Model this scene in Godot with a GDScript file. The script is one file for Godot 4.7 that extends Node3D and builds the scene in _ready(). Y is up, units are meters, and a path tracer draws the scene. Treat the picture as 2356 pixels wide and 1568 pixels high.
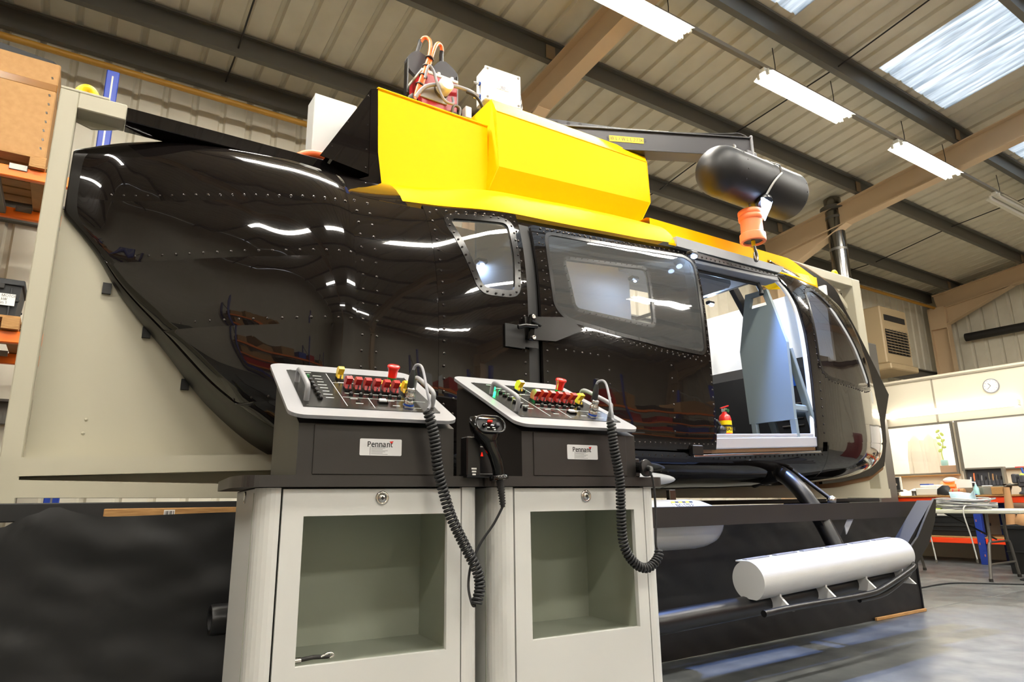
extends Node3D
# A hall with a half-helicopter hoist trainer on a frame, two control consoles in front of it.
# x runs along the helicopter (nose at +x), y is up, z comes out of its side; metres.

var M := {}
var taken := {}
var wavy := FastNoiseLite.new()

# ---------------------------------------------------------------- mesh building
class B:
	var v := PackedVector3Array()
	var n := PackedVector3Array()
	var uv := PackedVector2Array()
	func tri(a: Vector3, b: Vector3, c: Vector3) -> void:   # counter-clockwise seen from outside
		var m := (b - a).cross(c - a)
		if m.length_squared() < 1e-16: return
		m = m.normalized()
		tris(a, b, c, m, m, m)
	func tris(a: Vector3, b: Vector3, c: Vector3, na: Vector3, nb: Vector3, nc: Vector3) -> void:
		if (b - a).cross(c - a).dot(na + nb + nc) < 0.0:
			var s := b; b = c; c = s
			s = nb; nb = nc; nc = s
		v.append(a); v.append(c); v.append(b)
		n.append(na); n.append(nc); n.append(nb)
		uv.append(Vector2(a.x, -a.y)); uv.append(Vector2(c.x, -c.y)); uv.append(Vector2(b.x, -b.y))
	func quad(a: Vector3, b: Vector3, c: Vector3, d: Vector3) -> void:
		tri(a, b, c); tri(a, c, d)
	func quads(p: Array, q: Array) -> void:
		tris(p[0], p[1], p[2], q[0], q[1], q[2]); tris(p[0], p[2], p[3], q[0], q[2], q[3])
	func box(c: Vector3, s: Vector3, e := 0.0, t := Basis()) -> B:
		var h := s / 2.0
		e = minf(e, minf(h.x, minf(h.y, h.z)) * 0.9)
		if e <= 0.0: e = 0.0
		for ax in 3:
			var bx := (ax + 1) % 3
			var cx := (ax + 2) % 3
			for sg in [-1.0, 1.0]:
				var p := []
				for k in [[-1, -1], [1, -1], [1, 1], [-1, 1]]:
					var w := Vector3()
					w[ax] = sg * h[ax]; w[bx] = k[0] * (h[bx] - e); w[cx] = k[1] * (h[cx] - e)
					p.append(c + t * w)
				if sg > 0: quad(p[0], p[1], p[2], p[3])
				else: quad(p[3], p[2], p[1], p[0])
			if e > 0.0:
				for s1 in [-1.0, 1.0]:
					for s2 in [-1.0, 1.0]:
						var p := []
						for k in [[0, -1], [0, 1], [1, 1], [1, -1]]:
							var w := Vector3()
							w[ax] = k[1] * (h[ax] - e)
							w[bx] = s1 * (h[bx] - (e if k[0] else 0.0)); w[cx] = s2 * (h[cx] - (0.0 if k[0] else e))
							p.append(c + t * w)
						var o := Vector3(); o[bx] = s1; o[cx] = s2
						face_out(p, t * o)
		if e > 0.0:
			for a in [-1.0, 1.0]:
				for b in [-1.0, 1.0]:
					for d in [-1.0, 1.0]:
						var o := Vector3(a, b, d)
						var q := o * h
						face_out([c + t * (q - Vector3(0, b * e, d * e)), c + t * (q - Vector3(a * e, 0, d * e)), c + t * (q - Vector3(a * e, b * e, 0))], t * o)
		return self
	func face_out(p: Array, out: Vector3) -> void:
		if (p[1] - p[0]).cross(p[2] - p[0]).dot(out) < 0: p.reverse()
		if p.size() == 3: tri(p[0], p[1], p[2])
		else: quad(p[0], p[1], p[2], p[3])
	func bar(a: Vector3, b: Vector3, w: float, d: float, e := 0.0, up := Vector3.UP) -> B:   # box from a to b, w across, d along up
		var z := (b - a).normalized()
		var x := up.cross(z).normalized()
		return box((a + b) / 2.0, Vector3(w, d, a.distance_to(b)), e, Basis(x, z.cross(x), z))
	func tube(path: Array, r, sides := 10, caps := true, closed := false) -> B:
		var k := path.size()
		var up := Vector3.UP
		var rings := []
		var norms := []
		var d0: Vector3 = (path[1] - path[0]).normalized()
		if absf(d0.dot(up)) > 0.9: up = Vector3.RIGHT
		for i in k:
			var a: Vector3 = path[(i - 1 + k) % k] if closed else path[maxi(i - 1, 0)]
			var b: Vector3 = path[(i + 1) % k] if closed else path[mini(i + 1, k - 1)]
			var d := (b - a).normalized()
			up = (up - d * up.dot(d)).normalized()
			var side := d.cross(up)
			var rr: float = r[i] if r is Array else r
			var ring := []
			var nn := []
			for j in sides:
				var t := TAU * j / sides
				var o := up * cos(t) + side * sin(t)
				ring.append(path[i] + o * rr); nn.append(o)
			rings.append(ring); norms.append(nn)
		for i in (k if closed else k - 1):
			var i2 := (i + 1) % k
			for j in sides:
				var j2 := (j + 1) % sides
				quads([rings[i][j], rings[i][j2], rings[i2][j2], rings[i2][j]], [norms[i][j], norms[i][j2], norms[i2][j2], norms[i2][j]])
		if caps and not closed:
			for j in range(1, sides - 1):
				tri(rings[0][0], rings[0][j + 1], rings[0][j])
				tri(rings[k - 1][0], rings[k - 1][j], rings[k - 1][j + 1])
		return self
	func lathe(prof: Array, segs: int, o: Vector3, t := Basis(), sharp := 0.6) -> B:   # prof: Vector2(radius, height) upwards along t.y; outside to the right
		var k := prof.size()
		for i in k - 1:
			var a: Vector2 = prof[i]
			var b: Vector2 = prof[i + 1]
			var e := (b - a).normalized()
			var m := Vector2(e.y, -e.x)
			var ma := m
			var mb := m
			if i > 0:
				var e0: Vector2 = (a - prof[i - 1]).normalized()
				var m0 := Vector2(e0.y, -e0.x)
				if m0.dot(m) > sharp: ma = (m + m0).normalized()
			if i < k - 2:
				var e1: Vector2 = (prof[i + 2] - b).normalized()
				var m1 := Vector2(e1.y, -e1.x)
				if m1.dot(m) > sharp: mb = (m + m1).normalized()
			for j in segs:
				var c1 := Vector3(cos(TAU * j / segs), 0, sin(TAU * j / segs))
				var c2 := Vector3(cos(TAU * (j + 1) / segs), 0, sin(TAU * (j + 1) / segs))
				var pa := o + t * (c1 * a.x + Vector3(0, a.y, 0))
				var pb := o + t * (c2 * a.x + Vector3(0, a.y, 0))
				var pc := o + t * (c2 * b.x + Vector3(0, b.y, 0))
				var pd := o + t * (c1 * b.x + Vector3(0, b.y, 0))
				var n1 := t * (c1 * ma.x + Vector3(0, ma.y, 0))
				var n2 := t * (c2 * ma.x + Vector3(0, ma.y, 0))
				var n3 := t * (c2 * mb.x + Vector3(0, mb.y, 0))
				var n4 := t * (c1 * mb.x + Vector3(0, mb.y, 0))
				tris(pa, pc, pb, n1, n3, n2); tris(pa, pd, pc, n1, n4, n3)
		return self
	func prism(poly: Array, d: float, t := Transform3D()) -> B:   # polygon in local xy, from z = 0 to z = d
		var pv := PackedVector2Array(poly)
		if Geometry2D.is_polygon_clockwise(pv): pv.reverse()
		var ix := Geometry2D.triangulate_polygon(pv)
		for i in range(0, ix.size(), 3):
			var a := pv[ix[i]]
			var b := pv[ix[i + 1]]
			var c := pv[ix[i + 2]]
			if (b - a).cross(c - a) < 0:
				var s := b; b = c; c = s
			tri(t * Vector3(a.x, a.y, d), t * Vector3(b.x, b.y, d), t * Vector3(c.x, c.y, d))
			tri(t * Vector3(a.x, a.y, 0), t * Vector3(c.x, c.y, 0), t * Vector3(b.x, b.y, 0))
		for i in pv.size():
			var a := pv[i]
			var b := pv[(i + 1) % pv.size()]
			quad(t * Vector3(a.x, a.y, 0), t * Vector3(b.x, b.y, 0), t * Vector3(b.x, b.y, d), t * Vector3(a.x, a.y, d))
		return self
	func frame(outer: Array, inner: Array, d: float, t := Transform3D()) -> B:   # ring between two polygons of as many points
		var k := outer.size()
		for i in k:
			var j := (i + 1) % k
			var f := func(p: Vector2, z: float) -> Vector3: return t * Vector3(p.x, p.y, z)
			quad(f.call(outer[i], d), f.call(outer[j], d), f.call(inner[j], d), f.call(inner[i], d))
			quad(f.call(outer[j], 0.0), f.call(outer[i], 0.0), f.call(inner[i], 0.0), f.call(inner[j], 0.0))
			quad(f.call(outer[i], 0.0), f.call(outer[j], 0.0), f.call(outer[j], d), f.call(outer[i], d))
			quad(f.call(inner[j], 0.0), f.call(inner[i], 0.0), f.call(inner[i], d), f.call(inner[j], d))
		return self
	func dome(o: Vector3, t: Basis, r: float, h: float, segs := 6) -> B:
		return lathe([Vector2(r, 0), Vector2(r * 0.8, h * 0.62), Vector2(0, h)], segs, o, t, -1.0)
	func grid(p: Array, q: Array) -> B:   # rows of points and normals, smooth
		for i in p.size() - 1:
			for j in p[i].size() - 1:
				quads([p[i][j], p[i][j + 1], p[i + 1][j + 1], p[i + 1][j]], [q[i][j], q[i][j + 1], q[i + 1][j + 1], q[i + 1][j]])
		return self
	func sphere(o: Vector3, r: Vector3, segs := 16, rings := 8, t := Basis()) -> B:
		for i in rings:
			for j in segs:
				var p := []
				var q := []
				for k in [[i, j], [i + 1, j], [i + 1, j + 1], [i, j + 1]]:
					var a: float = PI * k[0] / rings
					var b: float = TAU * k[1] / segs
					var m := Vector3(sin(a) * cos(b), cos(a), sin(a) * sin(b))
					p.append(o + t * (m * r)); q.append((t * (m / r)).normalized())
				tris(p[0], p[2], p[1], q[0], q[2], q[1]); tris(p[0], p[3], p[2], q[0], q[3], q[2])
		return self
	func mesh() -> ArrayMesh:
		var a := []
		a.resize(Mesh.ARRAY_MAX)
		a[Mesh.ARRAY_VERTEX] = v; a[Mesh.ARRAY_NORMAL] = n; a[Mesh.ARRAY_TEX_UV] = uv
		var m := ArrayMesh.new()
		m.add_surface_from_arrays(Mesh.PRIMITIVE_TRIANGLES, a)
		return m

func nb() -> B: return B.new()
func V(x: float, y: float, z: float) -> Vector3: return Vector3(x, y, z)
func P2(x: float, y: float) -> Vector2: return Vector2(x, y)
func turned(axis: Vector3, deg: float) -> Basis: return Basis(axis, deg_to_rad(deg))
func along(d: Vector3) -> Basis:   # a basis whose y points along d
	var y := d.normalized()
	var x := y.cross(Vector3.FORWARD if absf(y.z) < 0.9 else Vector3.UP).normalized()
	return Basis(x, y, x.cross(y))
func smooth(pts: Array, per := 8) -> Array:
	var out := []
	var k := pts.size()
	for i in k - 1:
		var a = pts[maxi(i - 1, 0)]
		var d = pts[mini(i + 2, k - 1)]
		for s in per:
			out.append(pts[i].cubic_interpolate(pts[i + 1], a, d, float(s) / per))
	out.append(pts[k - 1])
	return out
func rounded(w: float, h: float, r: float, cx := 0.0, cy := 0.0, seg := 5) -> Array:   # a rounded rectangle round (cx, cy)
	var out := []
	for c in [[1, 1, 0.0], [-1, 1, PI / 2], [-1, -1, PI], [1, -1, PI * 1.5]]:
		for s in seg + 1:
			var t: float = c[2] + PI / 2 * s / seg
			out.append(P2(cx + c[0] * (w / 2 - r) + cos(t) * r, cy + c[1] * (h / 2 - r) + sin(t) * r))
	return out

# ---------------------------------------------------------------- nodes
func numbered(called: String) -> String:
	var k: int = taken.get(called, 0)
	taken[called] = k + 1
	return called if k == 0 else "%s_%03d" % [called, k]
func meta(o: Node, label: String, category: String, group := "", kind := "") -> void:
	if label: o.set_meta("label", label)
	if category: o.set_meta("category", category)
	if group: o.set_meta("group", group)
	if kind: o.set_meta("kind", kind)
func thing(called: String, label: String, category: String, at := Vector3.ZERO, turn := 0.0, group := "") -> Node3D:
	var o := Node3D.new()
	o.name = numbered(called)
	add_child(o)
	o.position = at
	o.rotation.y = deg_to_rad(turn)
	meta(o, label, category, group)
	return o
func part(up: Node, called: String, b, m: String, label := "") -> MeshInstance3D:
	var o := MeshInstance3D.new()
	o.name = called
	o.mesh = b.mesh() if b is B else b
	o.material_override = M[m]
	o.cast_shadow = GeometryInstance3D.SHADOW_CASTING_SETTING_ON
	up.add_child(o, true)
	if label: o.set_meta("label", label)
	return o
func solo(called: String, b, m: String, label: String, category: String, group := "") -> MeshInstance3D:
	var o := part(self, numbered(called), b, m)
	meta(o, label, category, group)
	return o
func structure(called: String) -> Node3D:
	var o := Node3D.new()
	o.name = called
	add_child(o)
	o.set_meta("kind", "structure")
	return o
func stuff(o: Node) -> Node:
	o.set_meta("kind", "stuff")
	return o
func dup(o: Node3D, called: String, label: String) -> Node3D:
	var c: Node3D = o.duplicate()
	c.name = numbered(called)
	add_child(c)
	c.set_meta("label", label)
	return c
func letters(up: Node, called: String, s: String, size: float, t: Transform3D, m: String, bold := false, deep := 0.0006) -> MeshInstance3D:
	var tm := TextMesh.new()
	var f := SystemFont.new()
	f.font_names = PackedStringArray(["Droid Sans"])
	var fv := FontVariation.new()
	fv.base_font = f
	if bold: fv.variation_embolden = 0.6
	tm.font = fv
	tm.text = s
	tm.font_size = 32
	tm.pixel_size = size / 32.0
	tm.depth = deep
	tm.curve_step = 2.0
	var o := MeshInstance3D.new()
	o.name = called
	o.mesh = tm
	o.material_override = M[m]
	o.transform = t
	up.add_child(o, true)
	return o

# ---------------------------------------------------------------- materials
func mat(key: String, c: Color, rough := 0.5, metal := 0.0, coat := 0.0) -> StandardMaterial3D:
	var m := StandardMaterial3D.new()
	m.resource_name = key
	m.albedo_color = c
	m.roughness = rough
	m.metallic = metal
	if coat > 0.0:
		m.clearcoat_enabled = true
		m.clearcoat = coat
		m.clearcoat_roughness = 0.03
	M[key] = m
	return m
func noise_tex(seed_: int, freq: float, lo: Color, hi: Color, size := 512, oct := 4) -> NoiseTexture2D:
	var f := FastNoiseLite.new()
	f.seed = seed_
	f.noise_type = FastNoiseLite.TYPE_SIMPLEX_SMOOTH
	f.frequency = freq
	f.fractal_octaves = oct
	var t := NoiseTexture2D.new()
	t.width = size; t.height = size
	t.seamless = true
	t.noise = f
	var g := Gradient.new()
	g.set_color(0, lo); g.set_color(1, hi)
	t.color_ramp = g
	return t
func grained(key: String, lo: Color, hi: Color, rough: float, scale: Vector3, freq := 0.02, seed_ := 1, bump := 0.0) -> StandardMaterial3D:
	var m := mat(key, Color.WHITE, rough)
	m.albedo_texture = noise_tex(seed_, freq, lo, hi)
	m.uv1_triplanar = true
	m.uv1_scale = scale
	if bump > 0.0:
		m.heightmap_enabled = true
		m.heightmap_texture = m.albedo_texture
		m.heightmap_scale = bump
	return m
func glow(key: String, c: Color, e: float) -> void:
	var m := mat(key, c, 0.4)
	m.emission_enabled = true
	m.emission = c
	m.emission_energy_multiplier = e
func materials() -> void:
	grained("cladding", Color(0.79, 0.765, 0.69), Color(0.84, 0.82, 0.75), 0.5, Vector3(0.4, 0.4, 0.4), 0.01, 3)
	mat("cladding_edge", Color(0.66, 0.62, 0.52), 0.55)
	mat("purlin", Color(0.40, 0.395, 0.37), 0.45, 0.3)
	mat("rafter", Color(0.78, 0.68, 0.55), 0.5)
	mat("cleat", Color(0.55, 0.47, 0.36), 0.6)
	mat("rod", Color(0.12, 0.11, 0.10), 0.6)
	var sk := grained("rooflight", Color(0.66, 0.69, 0.72), Color(0.98, 0.98, 0.98), 0.5, Vector3(1.2, 0.5, 0.10), 0.02, 31)
	sk.backlight_enabled = true
	sk.backlight = Color(0.9, 0.91, 0.91)
	var c := grained("concrete", Color(0.28, 0.29, 0.295), Color(0.41, 0.42, 0.415), 0.32, Vector3(0.35, 0.35, 0.35), 0.012, 7)
	c.roughness_texture = noise_tex(8, 0.02, Color(0.55, 0.55, 0.55), Color(1, 1, 1))
	c.roughness = 0.5
	mat("joint", Color(0.13, 0.13, 0.13), 0.9)
	mat("beige", Color(0.70, 0.68, 0.60), 0.42)
	var bg := mat("black_gloss", Color(0.075, 0.062, 0.058), 0.12, 0.0, 1.0)
	bg.clearcoat_roughness = 0.02
	bg.metallic_specular = 0.12
	mat("black_paint", Color(0.085, 0.075, 0.07), 0.22)
	mat("black_matt", Color(0.07, 0.068, 0.07), 0.55)
	mat("black_satin", Color(0.055, 0.05, 0.05), 0.33)
	mat("rivet", Color(0.22, 0.20, 0.19), 0.12, 0.6)
	var ye := mat("yellow", Color(1.0, 0.77, 0.0), 0.5)
	ye.metallic_specular = 0.2
	mat("mdf", Color(0.44, 0.31, 0.17), 0.7)
	mat("inner_white", Color(0.93, 0.93, 0.92), 0.7)
	mat("inner_grey", Color(0.60, 0.61, 0.62), 0.55)
	mat("seat_grey", Color(0.46, 0.51, 0.52), 0.5)
	mat("sill", Color(0.80, 0.80, 0.80), 0.3, 0.5)
	var g := mat("glass", Color(0.93, 0.95, 0.95, 0.06), 0.02)
	g.transparency = BaseMaterial3D.TRANSPARENCY_ALPHA
	var sg := mat("smoke_glass", Color(0.16, 0.13, 0.12, 0.62), 0.02)
	sg.transparency = BaseMaterial3D.TRANSPARENCY_ALPHA
	mat("console_grey", Color(0.80, 0.80, 0.78), 0.42)
	mat("console_inside", Color(0.64, 0.66, 0.60), 0.45)
	mat("console_dark", Color(0.155, 0.14, 0.13), 0.42)
	mat("plate_grey", Color(0.52, 0.52, 0.53), 0.42)
	mat("panel_black", Color(0.10, 0.098, 0.09), 0.22)
	mat("white_print", Color(0.88, 0.88, 0.86), 0.5)
	mat("red_plastic", Color(0.72, 0.05, 0.06), 0.3, 0.0, 0.4)
	mat("stop_red", Color(0.88, 0.11, 0.07), 0.25, 0.0, 0.4)
	mat("yellow_plastic", Color(0.95, 0.80, 0.05), 0.3)
	mat("green_plastic", Color(0.02, 0.35, 0.15), 0.35)
	glow("green_led", Color(0.05, 0.9, 0.45), 3.0)
	glow("red_led", Color(1.0, 0.1, 0.05), 1.5)
	mat("chrome", Color(0.80, 0.79, 0.77), 0.16, 1.0)
	mat("steel", Color(0.50, 0.49, 0.47), 0.18, 1.0)
	mat("dull_steel", Color(0.42, 0.41, 0.39), 0.45, 0.7)
	mat("blue_plastic", Color(0.05, 0.25, 0.62), 0.35)
	mat("rubber", Color(0.115, 0.115, 0.12), 0.55)
	mat("grip_black", Color(0.03, 0.03, 0.032), 0.12)
	mat("label_white", Color(0.90, 0.90, 0.90), 0.35)
	mat("print_black", Color(0.03, 0.03, 0.03), 0.5)
	mat("print_grey", Color(0.45, 0.45, 0.46), 0.5)
	mat("float_white", Color(0.76, 0.76, 0.75), 0.32)
	mat("boom_grey", Color(0.20, 0.195, 0.21), 0.38)
	mat("pod_black", Color(0.06, 0.06, 0.065), 0.48)
	mat("orange_bright", Color(0.98, 0.52, 0.32), 0.5)
	mat("cable_orange", Color(0.95, 0.42, 0.16), 0.45)
	mat("cable_grey", Color(0.52, 0.52, 0.54), 0.5)
	mat("winch_red", Color(0.58, 0.02, 0.07), 0.4)
	mat("drum_grey", Color(0.23, 0.23, 0.25), 0.55)
	mat("box_white", Color(0.84, 0.85, 0.84), 0.4)
	glow("tube_light", Color(1.0, 0.985, 0.95), 70.0)
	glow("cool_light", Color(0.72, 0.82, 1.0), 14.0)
	glow("bench_light", Color(1.0, 0.98, 0.94), 4.0)
	mat("fitting_white", Color(0.86, 0.85, 0.80), 0.5)
	mat("trunking", Color(0.45, 0.42, 0.36), 0.5)
	mat("gas_pipe", Color(0.68, 0.50, 0.16), 0.45)
	grained("cardboard", Color(0.62, 0.46, 0.28), Color(0.67, 0.51, 0.32), 0.75, Vector3(1.5, 1.5, 1.5), 0.02, 11)
	mat("tape", Color(0.52, 0.36, 0.18), 0.25)
	var w := grained("pine", Color(0.56, 0.40, 0.22), Color(0.72, 0.55, 0.33), 0.7, Vector3(0.6, 6, 6), 0.03, 12)
	w.uv1_triplanar = true
	mat("rack_orange", Color(0.97, 0.46, 0.08), 0.4)
	mat("maroon", Color(0.33, 0.06, 0.08), 0.4)
	mat("step_dark", Color(0.115, 0.10, 0.095), 0.45)
	mat("bench_orange", Color(0.92, 0.25, 0.06), 0.4)
	mat("rack_blue", Color(0.08, 0.20, 0.55), 0.4)
	mat("bin_black", Color(0.10, 0.105, 0.115), 0.5)
	mat("partition", Color(0.87, 0.84, 0.76), 0.6)
	mat("partition_trim", Color(0.62, 0.59, 0.52), 0.5)
	mat("board_white", Color(0.93, 0.92, 0.90), 0.25)
	mat("alu", Color(0.60, 0.59, 0.56), 0.35, 0.8)
	mat("table_top", Color(0.78, 0.78, 0.72), 0.5)
	mat("table_leg", Color(0.42, 0.41, 0.39), 0.4, 0.5)
	mat("cable_white", Color(0.74, 0.74, 0.72), 0.5)
	mat("paper", Color(0.90, 0.89, 0.86), 0.8)
	mat("paper_blue", Color(0.62, 0.72, 0.76), 0.8)
	mat("kraft", Color(0.66, 0.50, 0.34), 0.85)
	mat("cyan_bottle", Color(0.60, 0.80, 0.80), 0.35)
	mat("orange_bin", Color(0.95, 0.42, 0.07), 0.4)
	mat("case_foam", Color(0.27, 0.27, 0.29), 0.85)
	mat("heater", Color(0.66, 0.58, 0.45), 0.5)
	mat("drape", Color(0.025, 0.023, 0.023), 0.55)
	mat("pink_mesh", Color(0.62, 0.36, 0.36), 0.8)
	mat("lime", Color(0.72, 0.80, 0.30), 0.6)
	mat("screen_blue", Color(0.10, 0.30, 0.62), 0.3)
	M["screen_blue"].emission_enabled = true
	M["screen_blue"].emission = Color(0.10, 0.30, 0.60)
	M["screen_blue"].emission_energy_multiplier = 0.25

# ---------------------------------------------------------------- camera, sky, light
const ROOF_Y := 5.354
const ROOF_Z := -6.43
const PITCH := 0.119
func roof_y(z: float) -> float:   # top of the rafters
	return ROOF_Y + PITCH * (z - ROOF_Z) if z < 1.0 else ROOF_Y + PITCH * (1.0 - ROOF_Z) - PITCH * (z - 1.0)

func view_and_light() -> void:
	var cam := Camera3D.new()
	cam.name = "camera"
	add_child(cam)
	cam.position = V(0, 0.9, 0)
	cam.basis = Basis(Vector3.UP, deg_to_rad(-33.4988)) * Basis(Vector3.RIGHT, deg_to_rad(13.591)) * Basis(Vector3.BACK, deg_to_rad(-0.7854))
	cam.fov = 54.262
	cam.near = 0.05
	cam.far = 200.0
	cam.current = true
	var e := Environment.new()
	e.background_mode = Environment.BG_SKY
	e.sky = Sky.new()
	var s := ProceduralSkyMaterial.new()
	s.sky_top_color = Color(0.94, 0.96, 0.99)
	s.sky_horizon_color = Color(0.97, 0.98, 1.0)
	s.ground_bottom_color = Color(0.4, 0.4, 0.4)
	s.ground_horizon_color = Color(0.6, 0.6, 0.6)
	s.energy_multiplier = 8.0
	e.sky.sky_material = s
	e.tonemap_mode = Environment.TONE_MAPPER_LINEAR
	e.tonemap_exposure = 1.25
	e.sdfgi_enabled = true
	e.ssao_enabled = true
	e.ssil_enabled = true
	var we := WorldEnvironment.new()
	we.name = "surroundings"
	we.environment = e
	add_child(we)

func strip_light(up: Node3D, at: Vector3, size: Vector2, energy: float, c: Color, down := Basis(Vector3.RIGHT, -PI / 2)) -> void:
	var l := AreaLight3D.new()
	l.name = "strip_light"
	l.area_size = size
	l.light_energy = energy
	l.light_color = c
	l.shadow_enabled = true
	l.set("area_range", 40.0)
	up.add_child(l, true)
	l.position = at
	l.basis = down

# ---------------------------------------------------------------- the hall
func sheet(width: float, ribs: int, long: float, h := 0.034, thick := 0.012) -> B:   # profiled sheet: x across, ribs rising along y, z along
	var p := width / ribs
	var low := []
	for k in ribs:
		var x := p * k
		for q in [[0.0, 0.0], [p - 0.075, 0.0], [p - 0.055, h], [p - 0.020, h]]: low.append(P2(x + q[0], q[1]))
	low.append(P2(width, 0))
	var b := nb()
	for i in low.size() - 1:
		var a: Vector2 = low[i]
		var c: Vector2 = low[i + 1]
		b.quad(V(a.x, a.y, 0), V(c.x, c.y, 0), V(c.x, c.y, long), V(a.x, a.y, long))
		b.quad(V(a.x, a.y + thick, long), V(c.x, c.y + thick, long), V(c.x, c.y + thick, 0), V(a.x, a.y + thick, 0))
		b.quad(V(a.x, a.y + thick, 0), V(c.x, c.y + thick, 0), V(c.x, c.y, 0), V(a.x, a.y, 0))
		b.quad(V(a.x, a.y, long), V(c.x, c.y, long), V(c.x, c.y + thick, long), V(a.x, a.y + thick, long))
	return b

func i_beam(h: float, w: float, tw := 0.012, tf := 0.016) -> Array:
	return [P2(-w / 2, 0), P2(w / 2, 0), P2(w / 2, tf), P2(tw / 2, tf), P2(tw / 2, h - tf), P2(w / 2, h - tf), P2(w / 2, h), P2(-w / 2, h), P2(-w / 2, h - tf), P2(-tw / 2, h - tf), P2(-tw / 2, tf), P2(-w / 2, tf)]

func hall() -> void:
	var X0 := -6.425
	var X1 := 16.675
	var W := 0.825
	var slope := atan(PITCH)
	# floor: slabs with sawn joints
	var fl := structure("floor")
	part(fl, "joint_bed", nb().box(V(5.1, -0.16, 1.0), V(23.4, 0.3, 16.6)), "joint")
	var slab := nb().box(V(0, -0.05, 0), V(4.594, 0.1, 4.094), 0.004)
	var sm := slab.mesh()
	for i in 5:
		for j in 4:
			part(fl, "slab", sm, "concrete").position = V(-4.3 + 4.6 * i, 0, -5.05 + 4.1 * j)
	# roof: sheets on purlins on rafters
	var ce := structure("ceiling")
	var run := (8.15) / cos(slope)
	var ms := sheet(W, 3, run).mesh()
	var up := Basis(Vector3.RIGHT, -slope)
	var down := Basis(Vector3.RIGHT, slope)
	var lower := 3.75 / cos(slope)
	var m_low := sheet(W, 3, lower).mesh()
	var m_high := sheet(W, 3, run - lower - 0.005).mesh()
	for k in 28:
		var x := X0 + W * k
		var y0 := roof_y(-7.15) + 0.205
		var light: bool = (x > 4.2 and x < 5.8) or (x > 7.5 and x < 9.1) or (x > 10.8 and x < 12.4)
		if light:
			var a := part(ce, "roof_sheet", m_low, "cladding")
			a.transform = Transform3D(up, V(x, y0, -7.15))
			var r := part(ce, "rooflight_sheet", m_high, "rooflight")
			r.transform = Transform3D(up, V(x, y0 + PITCH * 3.75, -7.15 + 3.75))
		else:
			part(ce, "roof_sheet", ms, "cladding").transform = Transform3D(up, V(x, y0, -7.15))
		part(ce, "roof_sheet", ms, "cladding").transform = Transform3D(Basis(Vector3.UP, PI) * up, V(x + W, roof_y(9.15) + 0.205, 9.15))
	part(ce, "ridge_cap", nb().box(V(5.1, roof_y(1.0) + 0.23, 1.0), V(23.2, 0.02, 0.3)), "cladding")
	# Z purlins along x
	var zp := [P2(-0.006, 0.006), P2(-0.065, 0.006), P2(-0.065, 0.022), P2(-0.071, 0.022), P2(-0.071, 0), P2(0, 0), P2(0, 0.194), P2(0.059, 0.194), P2(0.059, 0.178), P2(0.065, 0.178), P2(0.065, 0.2), P2(-0.006, 0.2)]
	var pm := nb().prism(zp, 23.1, Transform3D(Basis(V(0, 0, 1), V(0, 1, 0), V(-1, 0, 0)), V(16.675, 0, 0))).mesh()
	var k := 0
	for z in [-7.03, -6.4, -4.98, -3.53, -2.03, -0.55, 0.85, 2.4, 3.9, 5.4, 6.9, 8.4]:
		part(ce, "purlin", pm, "purlin").position = V(0, roof_y(z), z)
		k += 1
	# portal frames
	for x in [-2.05, 3.94, 9.93, 16.0]:
		for side in [-1.0, 1.0]:
			var z0 := -6.75 if side < 0 else 8.75
			var a := V(x, roof_y(z0) - 0.36, z0)
			var c := V(x, roof_y(1.0) - 0.36, 1.0)
			var d := (c - a).normalized()
			var yy := V(0, d.z * (1.0 if side < 0 else -1.0), -d.y * (1.0 if side < 0 else -1.0))
			if side > 0: yy = V(0, -d.z, d.y)
			var t := Transform3D(Basis(yy.cross(d), yy, d), a)
			part(ce, "rafter", nb().prism(i_beam(0.355, 0.17), a.distance_to(c), t), "rafter")
			# haunch under the knee
			var s: float = -side
			var hz := z0
			var pts := [P2(0, -0.42), P2(1.5, 0.0 + 1.5 * PITCH), P2(0, 0.0)]
			var hb := nb()
			var ht := Transform3D(Basis(V(0, 0, s), V(0, 1, 0), V(-s, 0, 0)), V(x + 0.006 * s, a.y, hz))
			hb.prism(pts, 0.012, ht)
			var q0 := V(x, a.y - 0.42, hz)
			var q1 := V(x, a.y + 1.5 * PITCH, hz + 1.5 * s)
			hb.bar(q0, q1, 0.17, 0.016)
			part(ce, "haunch", hb, "rafter")
			part(ce, "knee_plate", nb().box(V(x, a.y - 0.18, z0), V(0.184, 0.5, 0.34), 0.004), "rafter")
			part(ce, "column", nb().prism(i_beam(0.36, 0.194), a.y + 0.05, Transform3D(Basis(V(1, 0, 0), V(0, 0, 1), V(0, -1, 0)), V(x, a.y + 0.05, z0 - 0.18))), "rafter")
		for z in [-6.4, -4.98, -3.53, -2.03]:
			part(ce, "cleat", nb().box(V(x - 0.1, roof_y(z) + 0.09, z + 0.012), V(0.12, 0.16, 0.01)), "cleat")
	# sag rods between the purlins
	for x in [0.95, 6.93, 12.9]:
		var zs := [-7.03, -6.4, -4.98, -3.53, -2.03, -0.55]
		for i in 5:
			part(ce, "sag_rod", nb().tube([V(x, roof_y(zs[i]) + (0.06 if i % 2 else 0.12), zs[i]), V(x, roof_y(zs[i + 1]) + (0.12 if i % 2 else 0.06), zs[i + 1])], 0.009, 6), "rod")
	# back wall
	var bw := structure("wall_back")
	var wm := sheet(W, 3, 5.45).mesh()
	for i in 28:
		part(bw, "wall_sheet", wm, "cladding").transform = Transform3D(Basis(V(1, 0, 0), V(0, 0, -1), V(0, 1, 0)), V(X0 + W * i, 0, -7.12))
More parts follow.
